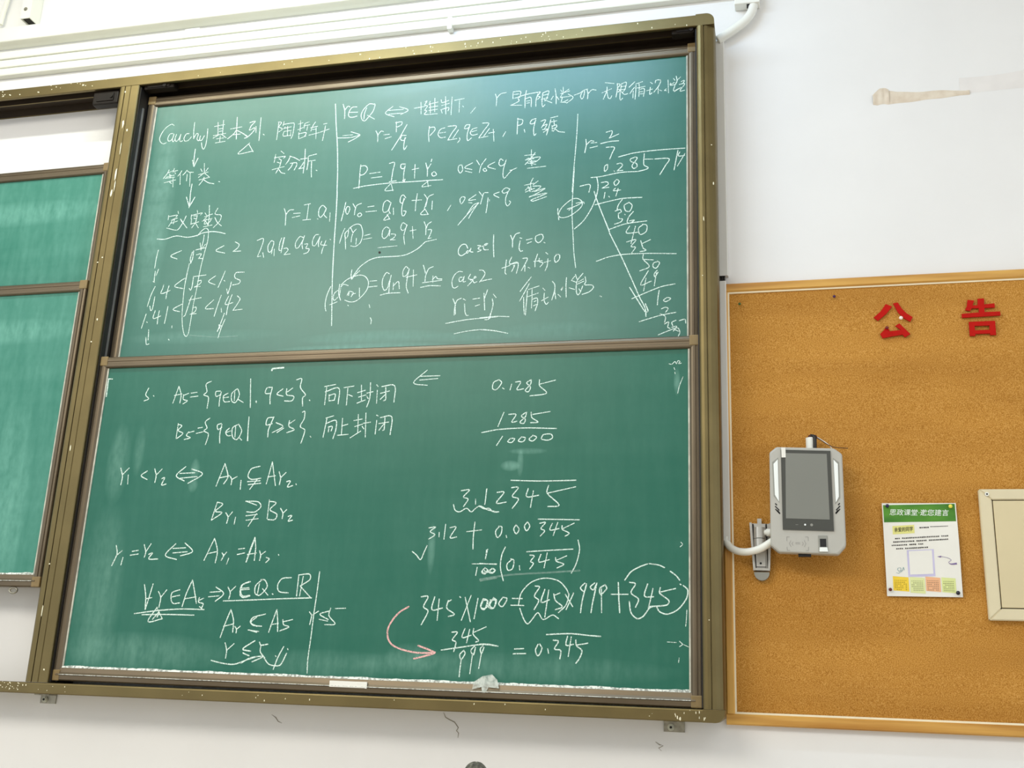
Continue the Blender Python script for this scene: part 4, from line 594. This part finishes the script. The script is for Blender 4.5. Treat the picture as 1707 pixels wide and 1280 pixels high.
bar('side_rail', [(2.024, -0.0005), (2.024, -0.0205), (2.028, -0.0255), (2.046, -0.0255), (CX1, -0.0205), (CX1, -0.0005)], 'z', -0.0035, 1.396, M['woodv'])
bd = bmesh.new()
add_box(bd, -0.1500, -0.1445, -0.0190, -0.0120, -0.0035, 1.3960); add_box(bd, -0.1445, 2.024, -0.0190, -0.0120, -0.0035, 0.0025); add_box(bd, -0.1445, 2.024, -0.0190, -0.0120, 1.3905, 1.3960)
obj('bead', bd, M['bead'], nb)
bm = bmesh.new(); nx, nz = 90, 150; g = []
def cork_y(x, z):
    a = 0.6 + 0.4*math.sin(x*2.6+z*3.7+0.5); return -0.0115 + a*0.0048*math.sin(z*24 + 1.5*math.sin(x*3.1+0.4)+1.9) + 0.0013*math.sin(z*47 + 2.4*math.sin(x*2.3+1)) + 0.0010*math.sin(x*9+z*5)*math.sin(z*6+1)
for i in range(nx+1):
    row = []
    for j in range(nz+1):
        x = -0.149 + (2.023+0.149)*i/nx; z = -0.003 + 1.399*j/nz
        row.append(bm.verts.new((x, cork_y(x, z), z)))
    g.append(row)
for i in range(nx):
    for j in range(nz): bm.faces.new((g[i][j], g[i+1][j], g[i+1][j+1], g[i][j+1]))
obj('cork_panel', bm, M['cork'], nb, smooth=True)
obj('backing', box(-0.148, 2.022, -0.004, -0.001, -0.002, 1.395), M['gap'], nb)
# the two red characters
def px(X, Y):        # zoomed photo coordinates of the lettering -> wall metres on the cork face
    u, v = 1440 + X/6.393, 480 + Y/6.393
    d = Vector((u-853.5, -(v-640), -1806.86)); w = R3 @ d; t = (3.6-0.0175)/w.y
    return (w.x*t, w.z*t)
def char(polys, label):
    bm = bmesh.new()
    for po in polys:
        outer = [px(*q) for q in po[0]]; holes = [[px(*q) for q in h] for h in po[1:]]
        loops = [outer] + holes; flat = [p for l in loops for p in l]
        F_ = [bm.verts.new((p[0], -0.0190, p[1])) for p in flat]; B_ = [bm.verts.new((p[0], -0.0135, p[1])) for p in flat]
        for tri in tessellate_polygon([[Vector((p[0], p[1], 0)) for p in l] for l in loops]): bm.faces.new([F_[i] for i in tri])
        k = 0
        for l in loops:
            n = len(l)
            for i in range(n): bm.faces.new((F_[k+i], F_[k+(i+1) % n], B_[k+(i+1) % n], B_[k+i]))
            k += n
    return obj('character', bm, M['red'], nb, label=label)
char([[[(232, 172), (300, 198), (240, 275), (150, 350), (105, 315), (180, 250)]],
      [[(312, 165), (360, 155), (405, 222), (455, 272), (520, 310), (495, 360), (425, 322), (365, 262)]],
      [[(175, 490), (215, 450), (232, 415), (268, 440), (275, 462), (395, 448), (335, 405), (378, 378), (432, 430), (495, 490), (440, 525), (412, 497), (300, 515), (200, 535)]]],
     'red cut-out character on the left, gong')
char([[[(1105, 128), (1175, 135), (1158, 188), (1213, 184), (1212, 115), (1280, 112), (1282, 176), (1392, 164), (1396, 208), (1284, 214), (1286, 258), (1452, 250), (1456, 292), (1045, 318), (1043, 276), (1226, 262), (1224, 216), (1148, 218), (1132, 246), (1078, 236), (1098, 190)]],
      [[(1118, 362), (1398, 350), (1410, 500), (1345, 502), (1344, 484), (1188, 490), (1190, 510), (1130, 512)], [(1180, 404), (1184, 452), (1340, 446), (1338, 400)]]],
     'red cut-out character on the right, gao')

# ------------------------------------------------------------------ push pins
def pin(label, x, z, r, col, y, side=0.0):
    t = thing('push_pin', label, 'push pin', (x, y, z), 'push pins on the notice board')
    bm = bmesh.new(); add_sphere(bm, (x+side, y-0.009, z), r, 1, 0.75, 1)
    add_prof(bm, [(x+side*0.5+r*0.45*math.cos(a), z+r*0.45*math.sin(a)) for a in [k*math.pi/5 for k in range(10)]], 'y', y-0.008, y-0.003)
    obj('head', bm, mat('pin_plastic', col, 0.35, var=0.05), t, smooth=True)
    bm = bmesh.new(); add_tube(bm, [(x+side*0.4, y-0.004, z), (x, y+0.006, z)], 0.0008, 6); obj('needle', bm, M['zinc'], t)
pin('green push pin in the upper left corner of the cork', -0.1095, 1.350, 0.0048, srgb(58, 92, 34), -0.014)
pin('purple push pin near the top of the cork, left of the red characters', 0.207, 1.361, 0.0050, srgb(70, 22, 78), -0.014, -0.003)
pin('white push pin between the strokes of the left red character', 0.412, 1.273, 0.0062, srgb(250, 240, 228), -0.0175)
pin('dark red push pin on the lower stroke of the left red character', 0.366, 1.240, 0.0055, srgb(112, 8, 14), -0.019)

# ------------------------------------------------------------------ poster
PX0, PX1, PZ0, PZ1 = 0.3185, 0.5385, 0.3645, 0.655
po = thing('poster', 'white paper notice with a green header pinned to the cork', 'poster', (0.4285, -0.02, PZ0))
def pw(x, z):
    u = (x-PX0)/(PX1-PX0); v = (z-PZ0)/(PZ1-PZ0)
    return -0.0195 - 0.005*math.sin(math.pi*v)*(1-u)**2 - 0.004*math.sin(math.pi*v)*u**2 - 0.0012*math.sin(v*9+u*3)
def pt(u, v):  # u right 0..1, v down 0..1
    return PX0 + u*(PX1-PX0), PZ1 - v*(PZ1-PZ0)
def sheet(name, u0, u1, v0, v1, off, m, label=None, nu=10, nv=12, skew=0.0, th=0.0):
    bm = bmesh.new(); g = []
    for i in range(nu+1):
        row = []
        for j in range(nv+1):
            u = u0 + (u1-u0)*i/nu; v = v0 + (v1-v0)*j/nv + skew*(i/nu-0.5); x, z = pt(u, v)
            row.append(bm.verts.new((x, pw(x, z)-off, z)))
        g.append(row)
    for i in range(nu):
        for j in range(nv): bm.faces.new((g[i][j], g[i+1][j], g[i+1][j+1], g[i][j+1]))
    if th: bmesh.ops.solidify(bm, geom=list(bm.faces), thickness=th)
    return obj(name, bm, m, po, label=label, smooth=not th)
sheet('paper', 0, 1, 0, 1, 0, M['paper'], None, 24, 30)
mg = mat('printed_green', srgb(88, 152, 38), 0.6, scale=9, col2=srgb(54, 118, 26), stretch=(0.5, 1, 2))
sheet('header_band', 0.015, 0.985, 0.015, 0.205, 0.0004, mg, 'green header band', skew=-0.014)
sheet('name_tag', 0.125, 0.42, 0.245, 0.335, 0.0004, mat('printed_pale_yellow', srgb(232, 228, 140), 0.7, var=0.05), 'pale yellow name tag', skew=-0.015)
bm = None
def text_part(name, body, u0, u1, v0, v1, off, m, label=None, shear=0.0, skew=0.0, bold=0.0):
    cu = bpy.data.curves.new(name, 'FONT'); cu.body = body; cu.size = 1.0; cu.shear = shear; cu.offset = bold
    o = bpy.data.objects.new(name, cu); COL.objects.link(o)
    dg = bpy.context.evaluated_depsgraph_get(); me = bpy.data.meshes.new_from_object(o.evaluated_get(dg))
    bpy.data.objects.remove(o)
    bm = bmesh.new(); bm.from_mesh(me); bpy.data.meshes.remove(me); bpy.data.curves.remove(cu)
    xs = [v.co.x for v in bm.verts]; ys = [v.co.y for v in bm.verts]; ax, bx, ay, by = min(xs), max(xs), min(ys), max(ys)
    for v in bm.verts:
        a = (v.co.x-ax)/(bx-ax); b = (v.co.y-ay)/(by-ay)
        x, z = pt(u0 + a*(u1-u0), v1 + (v0-v1)*b + skew*(a-0.5)); v.co = Vector((x, pw(x, z)-off, z))
    return obj(name, bm, m, po, label=label)
mw = mat('printed_white', srgb(238, 246, 236), 0.7, var=0.02); mk = mat('printed_black', srgb(38, 36, 34), 0.7, var=0.1)
text_part('title', '思政课堂·邀您建言', 0.095, 0.90, 0.068, 0.138, 0.0010, mw, 'white title characters', 0.15, 0.006, 0.005)
text_part('heading', '亲爱的同学', 0.15, 0.40, 0.262, 0.312, 0.0010, mk, 'black heading characters', 0, -0.014, 0.008)
bm = bmesh.new()
def dash(u0, u1, v0, v1, y=0.0008):
    q = []
    for (u, v) in ((u0, v1), (u1, v1), (u1, v0), (u0, v0)):
        x, z = pt(u, v); q.append(bm.verts.new((x, pw(x, z)-y, z)))
    bm.faces.new(q)
def line(u0, u1, v, sk, h=0.013, pitch=0.024):
    u = u0
    while u < u1:
        vv = v + sk*(u-0.5)
        if random.random() > 0.06: dash(u, u+pitch*random.uniform(0.6, 0.8), vv-h/2*random.uniform(0.8, 1.1), vv+h/2*random.uniform(0.8, 1.1))
        u += pitch
for u0, u1, v in ((0.15, 0.85, 0.372), (0.10, 0.86, 0.408), (0.10, 0.52, 0.444), (0.16, 0.58, 0.482)): line(u0, u1, v, -0.045)
line(0.49, 0.60, 0.268, -0.03, 0.014, 0.026); line(0.635, 0.87, 0.262, -0.03, 0.008, 0.016)
obj('body_text', bm, mk, po, label='rows of tiny black print')
sheet('code_panel', 0.30, 0.66, 0.505, 0.79, 0.0004, mat('printed_lavender', srgb(206, 200, 232), 0.7, var=0.06, scale=20), 'lavender panel', skew=-0.012)
sheet('blank_panel', 0.325, 0.635, 0.515, 0.765, 0.0008, M['paper'], 'blank white square', skew=-0.012)
bm = bmesh.new()
for (u0, u1, v0, v1) in ((0.74, 0.90, 0.572, 0.580),): pass
def scurve(uv, w, y=0.0010):
    c = curve([(pt(*q)[0], 0, pt(*q)[1]) for q in uv], 6)
    L_ = []
    for i, p in enumerate(c):
        d = (c[min(i+1, len(c)-1)] - c[max(i-1, 0)]).normalized(); s = Vector((-d.z, 0, d.x))
        ww = w(i/(len(c)-1)) if callable(w) else w
        L_.append((bm.verts.new(Vector((p.x, pw(p.x, p.z)-y, p.z)) + s*ww), bm.verts.new(Vector((p.x, pw(p.x, p.z)-y, p.z)) - s*ww)))
    for a, b in zip(L_, L_[1:]): bm.faces.new((a[0], b[0], b[1], a[1]))
scurve([(0.72, 0.578), (0.78, 0.580), (0.85, 0.595), (0.88, 0.615), (0.845, 0.635), (0.87, 0.655), (0.95, 0.650)], lambda t: 0.0006 + 0.0022*max(0, t-0.72)/0.28)
q = [bm.verts.new((pt(*a)[0], pw(*pt(*a))-0.001, pt(*a)[1])) for a in ((0.70, 0.577), (0.755, 0.568), (0.745, 0.588))]; bm.faces.new(q)
obj('printed_arrow', bm, mat('printed_violet', srgb(128, 108, 160), 0.7, var=0.1), po, label='violet curly arrow')
bm = bmesh.new()
scurve([(0.14, 0.752), (0.17, 0.758), (0.20, 0.744), (0.22, 0.738)], 0.0005); scurve([(0.175, 0.70), (0.16, 0.715), (0.175, 0.735), (0.20, 0.73), (0.205, 0.705), (0.185, 0.70)], 0.0006); scurve([(0.205, 0.732), (0.225, 0.728)], 0.0006); scurve([(0.225, 0.73), (0.24, 0.695), (0.25, 0.725)], 0.0006)
obj('doodle', bm, mat('printed_teal', srgb(96, 150, 160), 0.7, var=0.1), po, label='small teal doodle')
for k, (u0, u1, v0, v1, c, lab) in enumerate(((0.09, 0.30, 0.795, 0.945, (250, 214, 62), 'yellow calendar block'), (0.315, 0.515, 0.800, 0.965, (228, 234, 170), 'pale green calendar block'), (0.525, 0.72, 0.795, 0.945, (244, 186, 142), 'salmon calendar block'), (0.735, 0.92, 0.800, 0.955, (226, 234, 160), 'pale lime calendar block'))):
    b = sheet('calendar_block', u0, u1, v0, v1, 0.0005, mat('printed_block', srgb(*c), 0.7, var=0.05, scale=12), lab, skew=0.01)
    bm = bmesh.new()
    for r_ in range(6):
        for cc in range(7):
            if random.random() < 0.12 and r_: continue
            a = u0 + 0.02 + (u1-u0-0.04)*cc/7; v = v0 + 0.035 + r_*0.019
            dash(a, a+0.014, v, v+(0.009 if r_ else 0.006), 0.0009)
    me_c = srgb(*[int(x*0.72) for x in c]); p_ = obj('block_print', bm, mat('block_ink', me_c, 0.7, var=0.1), b)
pin('dark blue push pin at the upper left corner of the poster', 0.334, 0.645, 0.0058, srgb(34, 28, 74), -0.0195)
pin('yellow push pin at the upper right corner of the poster', 0.521, 0.643, 0.0060, srgb(244, 232, 84), -0.0195)
pin('dark red push pin at the lower left corner of the poster', 0.3285, 0.384, 0.0052, srgb(96, 26, 34), -0.0195)
pin('black push pin at the lower right corner of the poster', 0.524, 0.3765, 0.0062, srgb(24, 24, 46), -0.0195)

# ------------------------------------------------------------------ beige box at the right
cb = thing('electrical_cabinet', 'beige metal electrical cabinet with a flush door at the right edge', 'cabinet', (0.85, -0.03, 0.296))
A, B_, C_, D_ = 0.6055, 1.12, 0.2965, 0.6955
def rimbar(pts4):
    bm = bmesh.new(); f_ = [bm.verts.new((p[0], -0.034, p[1])) for p in pts4]; b_ = [bm.verts.new((p[0], -0.014, p[1])) for p in pts4]
    bm.faces.new(f_); bm.faces.new(b_)
    for i in range(4): bm.faces.new((f_[i], f_[(i+1) % 4], b_[(i+1) % 4], b_[i]))
    bmesh.ops.bevel(bm, geom=list(bm.edges), offset=0.0025, segments=2, affect='EDGES'); return bm
I0, I1, I2, I3 = 0.6415, 1.085, 0.331, 0.6625
for q in ([(A, D_), (B_, D_), (I1, I3), (I0, I3)], [(A, C_), (I0, I2), (I1, I2), (B_, C_)], [(A, C_), (A, D_), (I0, I3), (I0, I2)], [(B_, C_), (I1, I2), (I1, I3), (B_, D_)]):
    obj('frame_bar', rimbar(q), M['beige_rim'], cb)
obj('door', box(I0+0.003, I1-0.003, -0.032, -0.016, I2+0.003, I3-0.003, bev=0.0015), M['beige'], cb)
obj('door_gap', box(I0-0.001, I1+0.001, -0.022, -0.0145, I2-0.001, I3+0.001), M['slot'], cb)
bm = bmesh.new(); add_disc(bm, (0.6285, 0.6795), 0.0062, -0.0365, -0.033); s_ = obj('screw', bm, M['white_plastic'], cb, label='white screw cover')
bm = bmesh.new(); add_disc(bm, (0.6285, 0.6795), 0.0026, -0.0372, -0.0364); obj('slot', bm, M['gap'], s_)

# ------------------------------------------------------------------ wall terminal and its bracket
wb = thing('wall_bracket', 'silver metal bracket on the cork carrying the grey terminal', 'bracket', (-0.058, -0.015, 0.436))
bm = bmesh.new()
def quad_prism(bm, pts, y0, y1): add_prof(bm, pts, 'y', y0, y1)
quad_prism(bm, [(-0.093, 0.590), (-0.024, 0.588), (-0.032, 0.436), (-0.084, 0.437)], -0.024, -0.0155)
quad_prism(bm, [(-0.093, 0.590), (-0.086, 0.590), (-0.0775, 0.437), (-0.084, 0.437)], -0.040, -0.024)
quad_prism(bm, [(-0.031, 0.588), (-0.024, 0.588), (-0.032, 0.436), (-0.0385, 0.436)], -0.040, -0.024)
obj('base_plate', bm, M['steel'], wb)
bm = bmesh.new(); quad_prism(bm, [(-0.0785, 0.586), (-0.044, 0.586), (-0.046, 0.445), (-0.0735, 0.445)], -0.034, -0.024); quad_prism(bm, [(-0.068, 0.604), (-0.055, 0.604), (-0.055, 0.584), (-0.068, 0.584)], -0.032, -0.026)
ar = obj('arm_channel', bm, M['steel'], wb)
bm = bmesh.new()
for (xa, xb) in ((-0.0845, -0.0758), (-0.0425, -0.0395)):
    add_prof(bm, [(xa, 0.588), (xa+0.0042, 0.588), (xb+0.0022, 0.446), (xb, 0.446)], 'y', -0.0248, -0.0240)
add_box(bm, -0.0755, -0.0440, -0.0352, -0.0338, 0.4475, 0.4495)
obj('groove', bm, M['gap'], wb)
bm = bmesh.new(); add_disc(bm, (-0.0605, 0.460), 0.0035, -0.0352, -0.033); obj('screw', bm, M['slot'], ar)
bm = tube([(-0.062, -0.050, 0.495), (-0.062, -0.050, 0.535)], 0.0175, 18); add_tube(bm, [(-0.062, -0.050, 0.537), (-0.062, -0.050, 0.572)], 0.0175, 18); obj('hinge', bm, M['steel'], wb)
bm = tube([(-0.062, -0.050, 0.556), (0.050, -0.055, 0.556)], 0.0095, 14); add_tube(bm, [(-0.040, -0.050, 0.556), (-0.018, -0.051, 0.556)], 0.0125, 14); obj('knob', bm, M['white_plastic'], wb, smooth=True)
bm = bmesh.new(); n = 12
add_prof(bm, [(-0.058+0.024*math.cos(a), 0.432+0.026*math.sin(a)) for a in [math.pi+k*math.pi/n for k in range(n+1)]], 'y', -0.034, -0.0155)
obj('end_cap', bm, M['devside'], wb)
bm = bmesh.new(); add_prof(bm, [(-0.079, 0.4375), (-0.034, 0.4365), (-0.034, 0.443), (-0.079, 0.444)], 'y', -0.042, -0.024); obj('end_plate', bm, M['steel'], wb)

tm = thing('attendance_terminal', 'silver grey wall terminal with a blank grey screen and white side strips', 'terminal', (0.088, -0.07, 0.478))
body = [(-0.0235, 0.800), (-0.0215, 0.806), (-0.003, 0.821), (0.003, 0.8225), (0.174, 0.8155), (0.1795, 0.813), (0.198, 0.798), (0.2005, 0.792), (0.1995, 0.512), (0.1975, 0.503), (0.179, 0.482), (0.173, 0.479), (0.0, 0.4845), (-0.006, 0.487), (-0.0265, 0.505), (-0.0275, 0.512)]
def inset(pts, d):
    cx = sum(p[0] for p in pts)/len(pts); cz = sum(p[1] for p in pts)/len(pts)
    return [(p[0]-math.copysign(min(d, abs(p[0]-cx)), p[0]-cx), p[1]-math.copysign(min(d, abs(p[1]-cz)), p[1]-cz)) for p in pts]
bm = bmesh.new(); layers = [(inset(body, 0.010), -0.066), (inset(body, 0.002), -0.072), (body, -0.078), (body, -0.106), (inset(body, 0.0015), -0.1105), (inset(body, 0.0045), -0.1125)]
rows = [[bm.verts.new((p[0], y, p[1])) for p in pts] for pts, y in layers]; n = len(body)
for a, b in zip(rows, rows[1:]):
    for i in range(n): bm.faces.new((a[i], a[(i+1) % n], b[(i+1) % n], b[i]))
bm.faces.new(rows[0]); bm.faces.new(rows[-1]); obj('housing', bm, M['device'], tm)
bm = bmesh.new(); add_prof(bm, [(0.0125, 0.8115), (0.1645, 0.8055), (0.1645, 0.551), (0.0110, 0.5555)], 'y', -0.1165, -0.1115)
bz = obj('bezel', bm, M['bezel'], tm)
bm = bmesh.new(); add_prof(bm, [(0.0265, 0.8000), (0.1530, 0.7955), (0.1535, 0.5865), (0.0215, 0.5905)], 'y', -0.1172, -0.1150); obj('screen', bm, M['screen'], bz)
bm = bmesh.new(); add_disc(bm, (0.0790, 0.5705), 0.0030, -0.1176, -0.1160); obj('home_button', bm, M['ledstrip'], bz)
bm = bmesh.new(); add_disc(bm, (0.0985, 0.5700), 0.0042, -0.1172, -0.1160); add_box(bm, 0.050, 0.058, -0.1172, -0.1160, 0.5702, 0.5712); obj('touch_key', bm, M['devside'], bz)
obj('sticker', box(0.0140, 0.0270, -0.1182, -0.1160, 0.7860, 0.8180), M['paper'], tm, label='white sticker tab')
for pts in ([(-0.0155, 0.772), (0.0035, 0.787), (0.0035, 0.640), (-0.0140, 0.662)], [(0.1715, 0.7835), (0.1895, 0.769), (0.1880, 0.655), (0.1725, 0.636)]):
    bm = bmesh.new(); add_prof(bm, pts, 'y', -0.1132, -0.1118); rc = obj('light_strip', bm, M['devside'], tm)
    cx = sum(p[0] for p in pts)/4; s = 1 if cx > 0.05 else -1
    ins = [(p[0]+(0.004 if (p[0] < cx) else -0.0015) if s < 0 else p[0]+(0.0015 if p[0] < cx else -0.004), p[1]-(0.006 if p[1] > 0.7 else -0.004)) for p in pts]
    bm = bmesh.new(); add_prof(bm, ins, 'y', -0.1142, -0.1128); obj('light_cover', bm, M['ledstrip'], rc, label='frosted white cover')
for s, x0 in ((1, -0.012), (-1, 0.188)):
    bm = bmesh.new()
    for (dx, zc, ln) in ((0.0008, 0.6375, 0.008), (0.0004, 0.6290, 0.0185), (0.0010, 0.6195, 0.0205), (0.0062, 0.6155, 0.0120)):
        xa = x0 + s*dx; ex, ez = s*ln*0.66, -ln*0.75
        add_prof(bm, [(xa, zc), (xa+ex, zc+ez), (xa+ex+s*0.0026, zc+ez+0.0024), (xa+s*0.0026, zc+0.0024)], 'y', -0.1132, -0.1122)
    obj('speaker_slot', bm, M['slot'], tm)
fp = obj('fingerprint_reader', box(0.1165, 0.1445, -0.1145, -0.1115, 0.4865, 0.5375, bev=0.001), M['devside'], tm)
obj('scan_window', box(0.1215, 0.1400, -0.1152, -0.1140, 0.5020, 0.5270), M['slot'], fp)
bm = bmesh.new(); add_prof(bm, [(0.1200, 0.5000), (0.1425, 0.5000), (0.1445, 0.4870), (0.1185, 0.4870)], 'y', -0.1185, -0.1140); obj('finger_rest', bm, M['ledstrip'], fp)
bm = bmesh.new()
def mark(pts, w=0.0016):
    c = [Vector((p[0], 0, p[1])) for p in pts]
    for a, b in zip(c, c[1:]):
        d = (b-a).normalized(); s = Vector((-d.z, 0, d.x))*w*0.5
        v = [bm.verts.new(Vector((q.x, -0.1130, q.z))) for q in (a+s, b+s, b-s, a-s)]; bm.faces.new(v)
for sx in (1, -1):
    c0 = 0.0545
    mark([(c0-sx*0.024, 0.533), (c0-sx*0.032, 0.533), (c0-sx*0.0325, 0.520)]); mark([(c0-sx*0.0325, 0.502), (c0-sx*0.032, 0.491), (c0-sx*0.024, 0.4905)])
    mark([(c0-sx*0.020, 0.522), (c0-sx*0.025, 0.512), (c0-sx*0.020, 0.502)]); mark([(c0-sx*0.014, 0.518), (c0-sx*0.017, 0.512), (c0-sx*0.014, 0.506)])
mark([(0.048, 0.515), (0.062, 0.515)]); mark([(0.048, 0.511), (0.062, 0.511)])
obj('card_mark', bm, M['logo'], tm, label='faint card reader emblem')
obj('socket', box(0.056, 0.094, -0.098, -0.080, 0.4745, 0.4835), M['slot'], tm)
# supply stub behind the top edge
ws = thing('cable_stub', 'white ribbed sleeve with loose dark wires above the terminal', 'cable', (0.11, -0.045, 0.80))
pts = [(0.1085, -0.045, 0.800+0.0024*k) for k in range(28)]
obj('sleeve', tube(pts, 0.0165, 16, True, lambda i: 0.0165 if i % 2 else 0.0156), M['white_plastic'], ws, smooth=True)
obj('cable', tube(curve([(0.1190, -0.064, 0.815), (0.1205, -0.064, 0.850), (0.1190, -0.060, 0.866), (0.1090, -0.050, 0.872)], 6), 0.0058, 10), M['black'], ws, label='black cable', smooth=True)
bm = bmesh.new()
for k in range(4):
    x = 0.100+0.006*k; add_tube(bm, curve([(x, -0.045, 0.858), (x+0.002, -0.050, 0.869), (x+0.006, -0.054, 0.871), (x+0.010, -0.052, 0.862)], 5), 0.0024, 7)
obj('wire_loop', bm, mat('dark_red_insulation', srgb(84, 20, 18), 0.45, var=0.2), ws, label='dark red wires', smooth=True)
bm = tube(curve([(0.115, -0.050, 0.868), (0.130, -0.052, 0.862), (0.150, -0.054, 0.847), (0.172, -0.056, 0.834), (0.190, -0.058, 0.829), (0.222, -0.060, 0.826)], 6), 0.0014, 6)
obj('loose_wire', bm, mat('brown_insulation', srgb(96, 62, 36), 0.45, var=0.1), ws, label='thin brown wire', smooth=True)
bm = tube(curve([(0.112, -0.050, 0.869), (0.128, -0.052, 0.866), (0.150, -0.053, 0.851), (0.166, -0.054, 0.837), (0.172, -0.054, 0.828)], 6), 0.0013, 6)
obj('loose_wire', bm, M['white_plastic'], ws, label='thin white wire', smooth=True)
pts = curve([(-0.1665, -0.034, 0.545), (-0.1660, -0.034, 0.528), (-0.155, -0.040, 0.510), (-0.130, -0.050, 0.496), (-0.098, -0.066, 0.492), (-0.062, -0.078, 0.500), (-0.028, -0.080, 0.520), (0.010, -0.062, 0.548)], 8)
tag(obj('cable_hose', tube(pts, 0.0118, 14), M['white_plastic'], base=(-0.1, -0.04, 0.49), smooth=True), 'white bent hose from the upright trunking to the terminal', 'hose')

# ------------------------------------------------------------------ old glue strip on the upper right wall
gp = thing('glue_strip', 'tan dried glue strip with a lumpy left end on the bare wall', 'glue', (0.5, 0, 2.08))
def relief(poly_fn, x0, x1, nx, m, name, h, y=0.0):
    bm = bmesh.new(); prev = None
    for i in range(nx+1):
        x = x0 + (x1-x0)*i/nx; zl, zh = poly_fn(x); zm = (zl+zh)/2
        hh = h*(0.75+0.35*math.sin(i*1.3)*random.random())
        row = [bm.verts.new((x, y-0.0003, zl)), bm.verts.new((x, y-hh*0.8, zl+(zh-zl)*0.22)), bm.verts.new((x, y-hh, zm)), bm.verts.new((x, y-hh*0.8, zl+(zh-zl)*0.8)), bm.verts.new((x, y-0.0003, zh))]
        if prev:
            for a in range(4): bm.faces.new((prev[a], row[a], row[a+1], prev[a+1]))
        prev = row
    return obj(name, bm, m, gp, smooth=True)
def lump(x):
    t = (x-0.369)/0.055; return (2.084 + 0.004*abs(math.sin(x*90)), 2.128 + 0.024*min(1, t*2.2) - 0.008*max(0, t-0.8)*5)
def strip(x):
    t = (x-0.42)/0.26; return (2.084 + 0.012*t + 0.001*math.sin(x*60), 2.132 - 0.016*t + 0.012*max(0, 0.12-t)*6 + 0.002*math.sin(x*45))
relief(lump, 0.369, 0.424, 12, M['plasterpatch'], 'lump', 0.009)
relief(strip, 0.420, 0.690, 40, M['plasterpatch'], 'strip', 0.0035)
def trail(x):
    t = (x-0.60)/0.5; return (2.100 + 0.01*t, 2.160 + 0.03*t + 0.006*math.sin(x*14))
relief(trail, 0.66, 1.1, 40, mat('painted_over_glue', srgb(236, 232, 229), 0.7, var=0.05, scale=14), 'smear', 0.0012)

# ------------------------------------------------------------------ microphone whose foam tip shows at the bottom edge
ms = thing('microphone', 'grey foam microphone tip poking up at the bottom edge', 'microphone', (-0.49, -1.8, -ZB))
bm = bmesh.new(); rr = bmesh.ops.create_uvsphere(bm, u_segments=28, v_segments=20, radius=1)
for q in rr['verts']:
    k = 0.0208*(1 + 0.05*random.random()); q.co = Vector((-0.490+q.co.x*k, -1.8+q.co.y*k, -0.1165+q.co.z*k*1.12))
obj('windscreen', bm, M['foam'], ms)
obj('pole', tube([(-0.490, -1.8, -ZB+0.02), (-0.490, -1.8, -0.128)], 0.008, 12), M['slot'], ms, smooth=True)
bm = bmesh.new()
for z0, z1, r in ((-ZB, -ZB+0.018, 0.13), (-ZB+0.018, -ZB+0.03, 0.05)):
    add_prof(bm, [(-0.490+r*math.cos(a), -1.8+r*math.sin(a)) for a in [k*math.pi/16 for k in range(32)]], 'z', z0, z1)
obj('base', bm, M['dark'], ms)
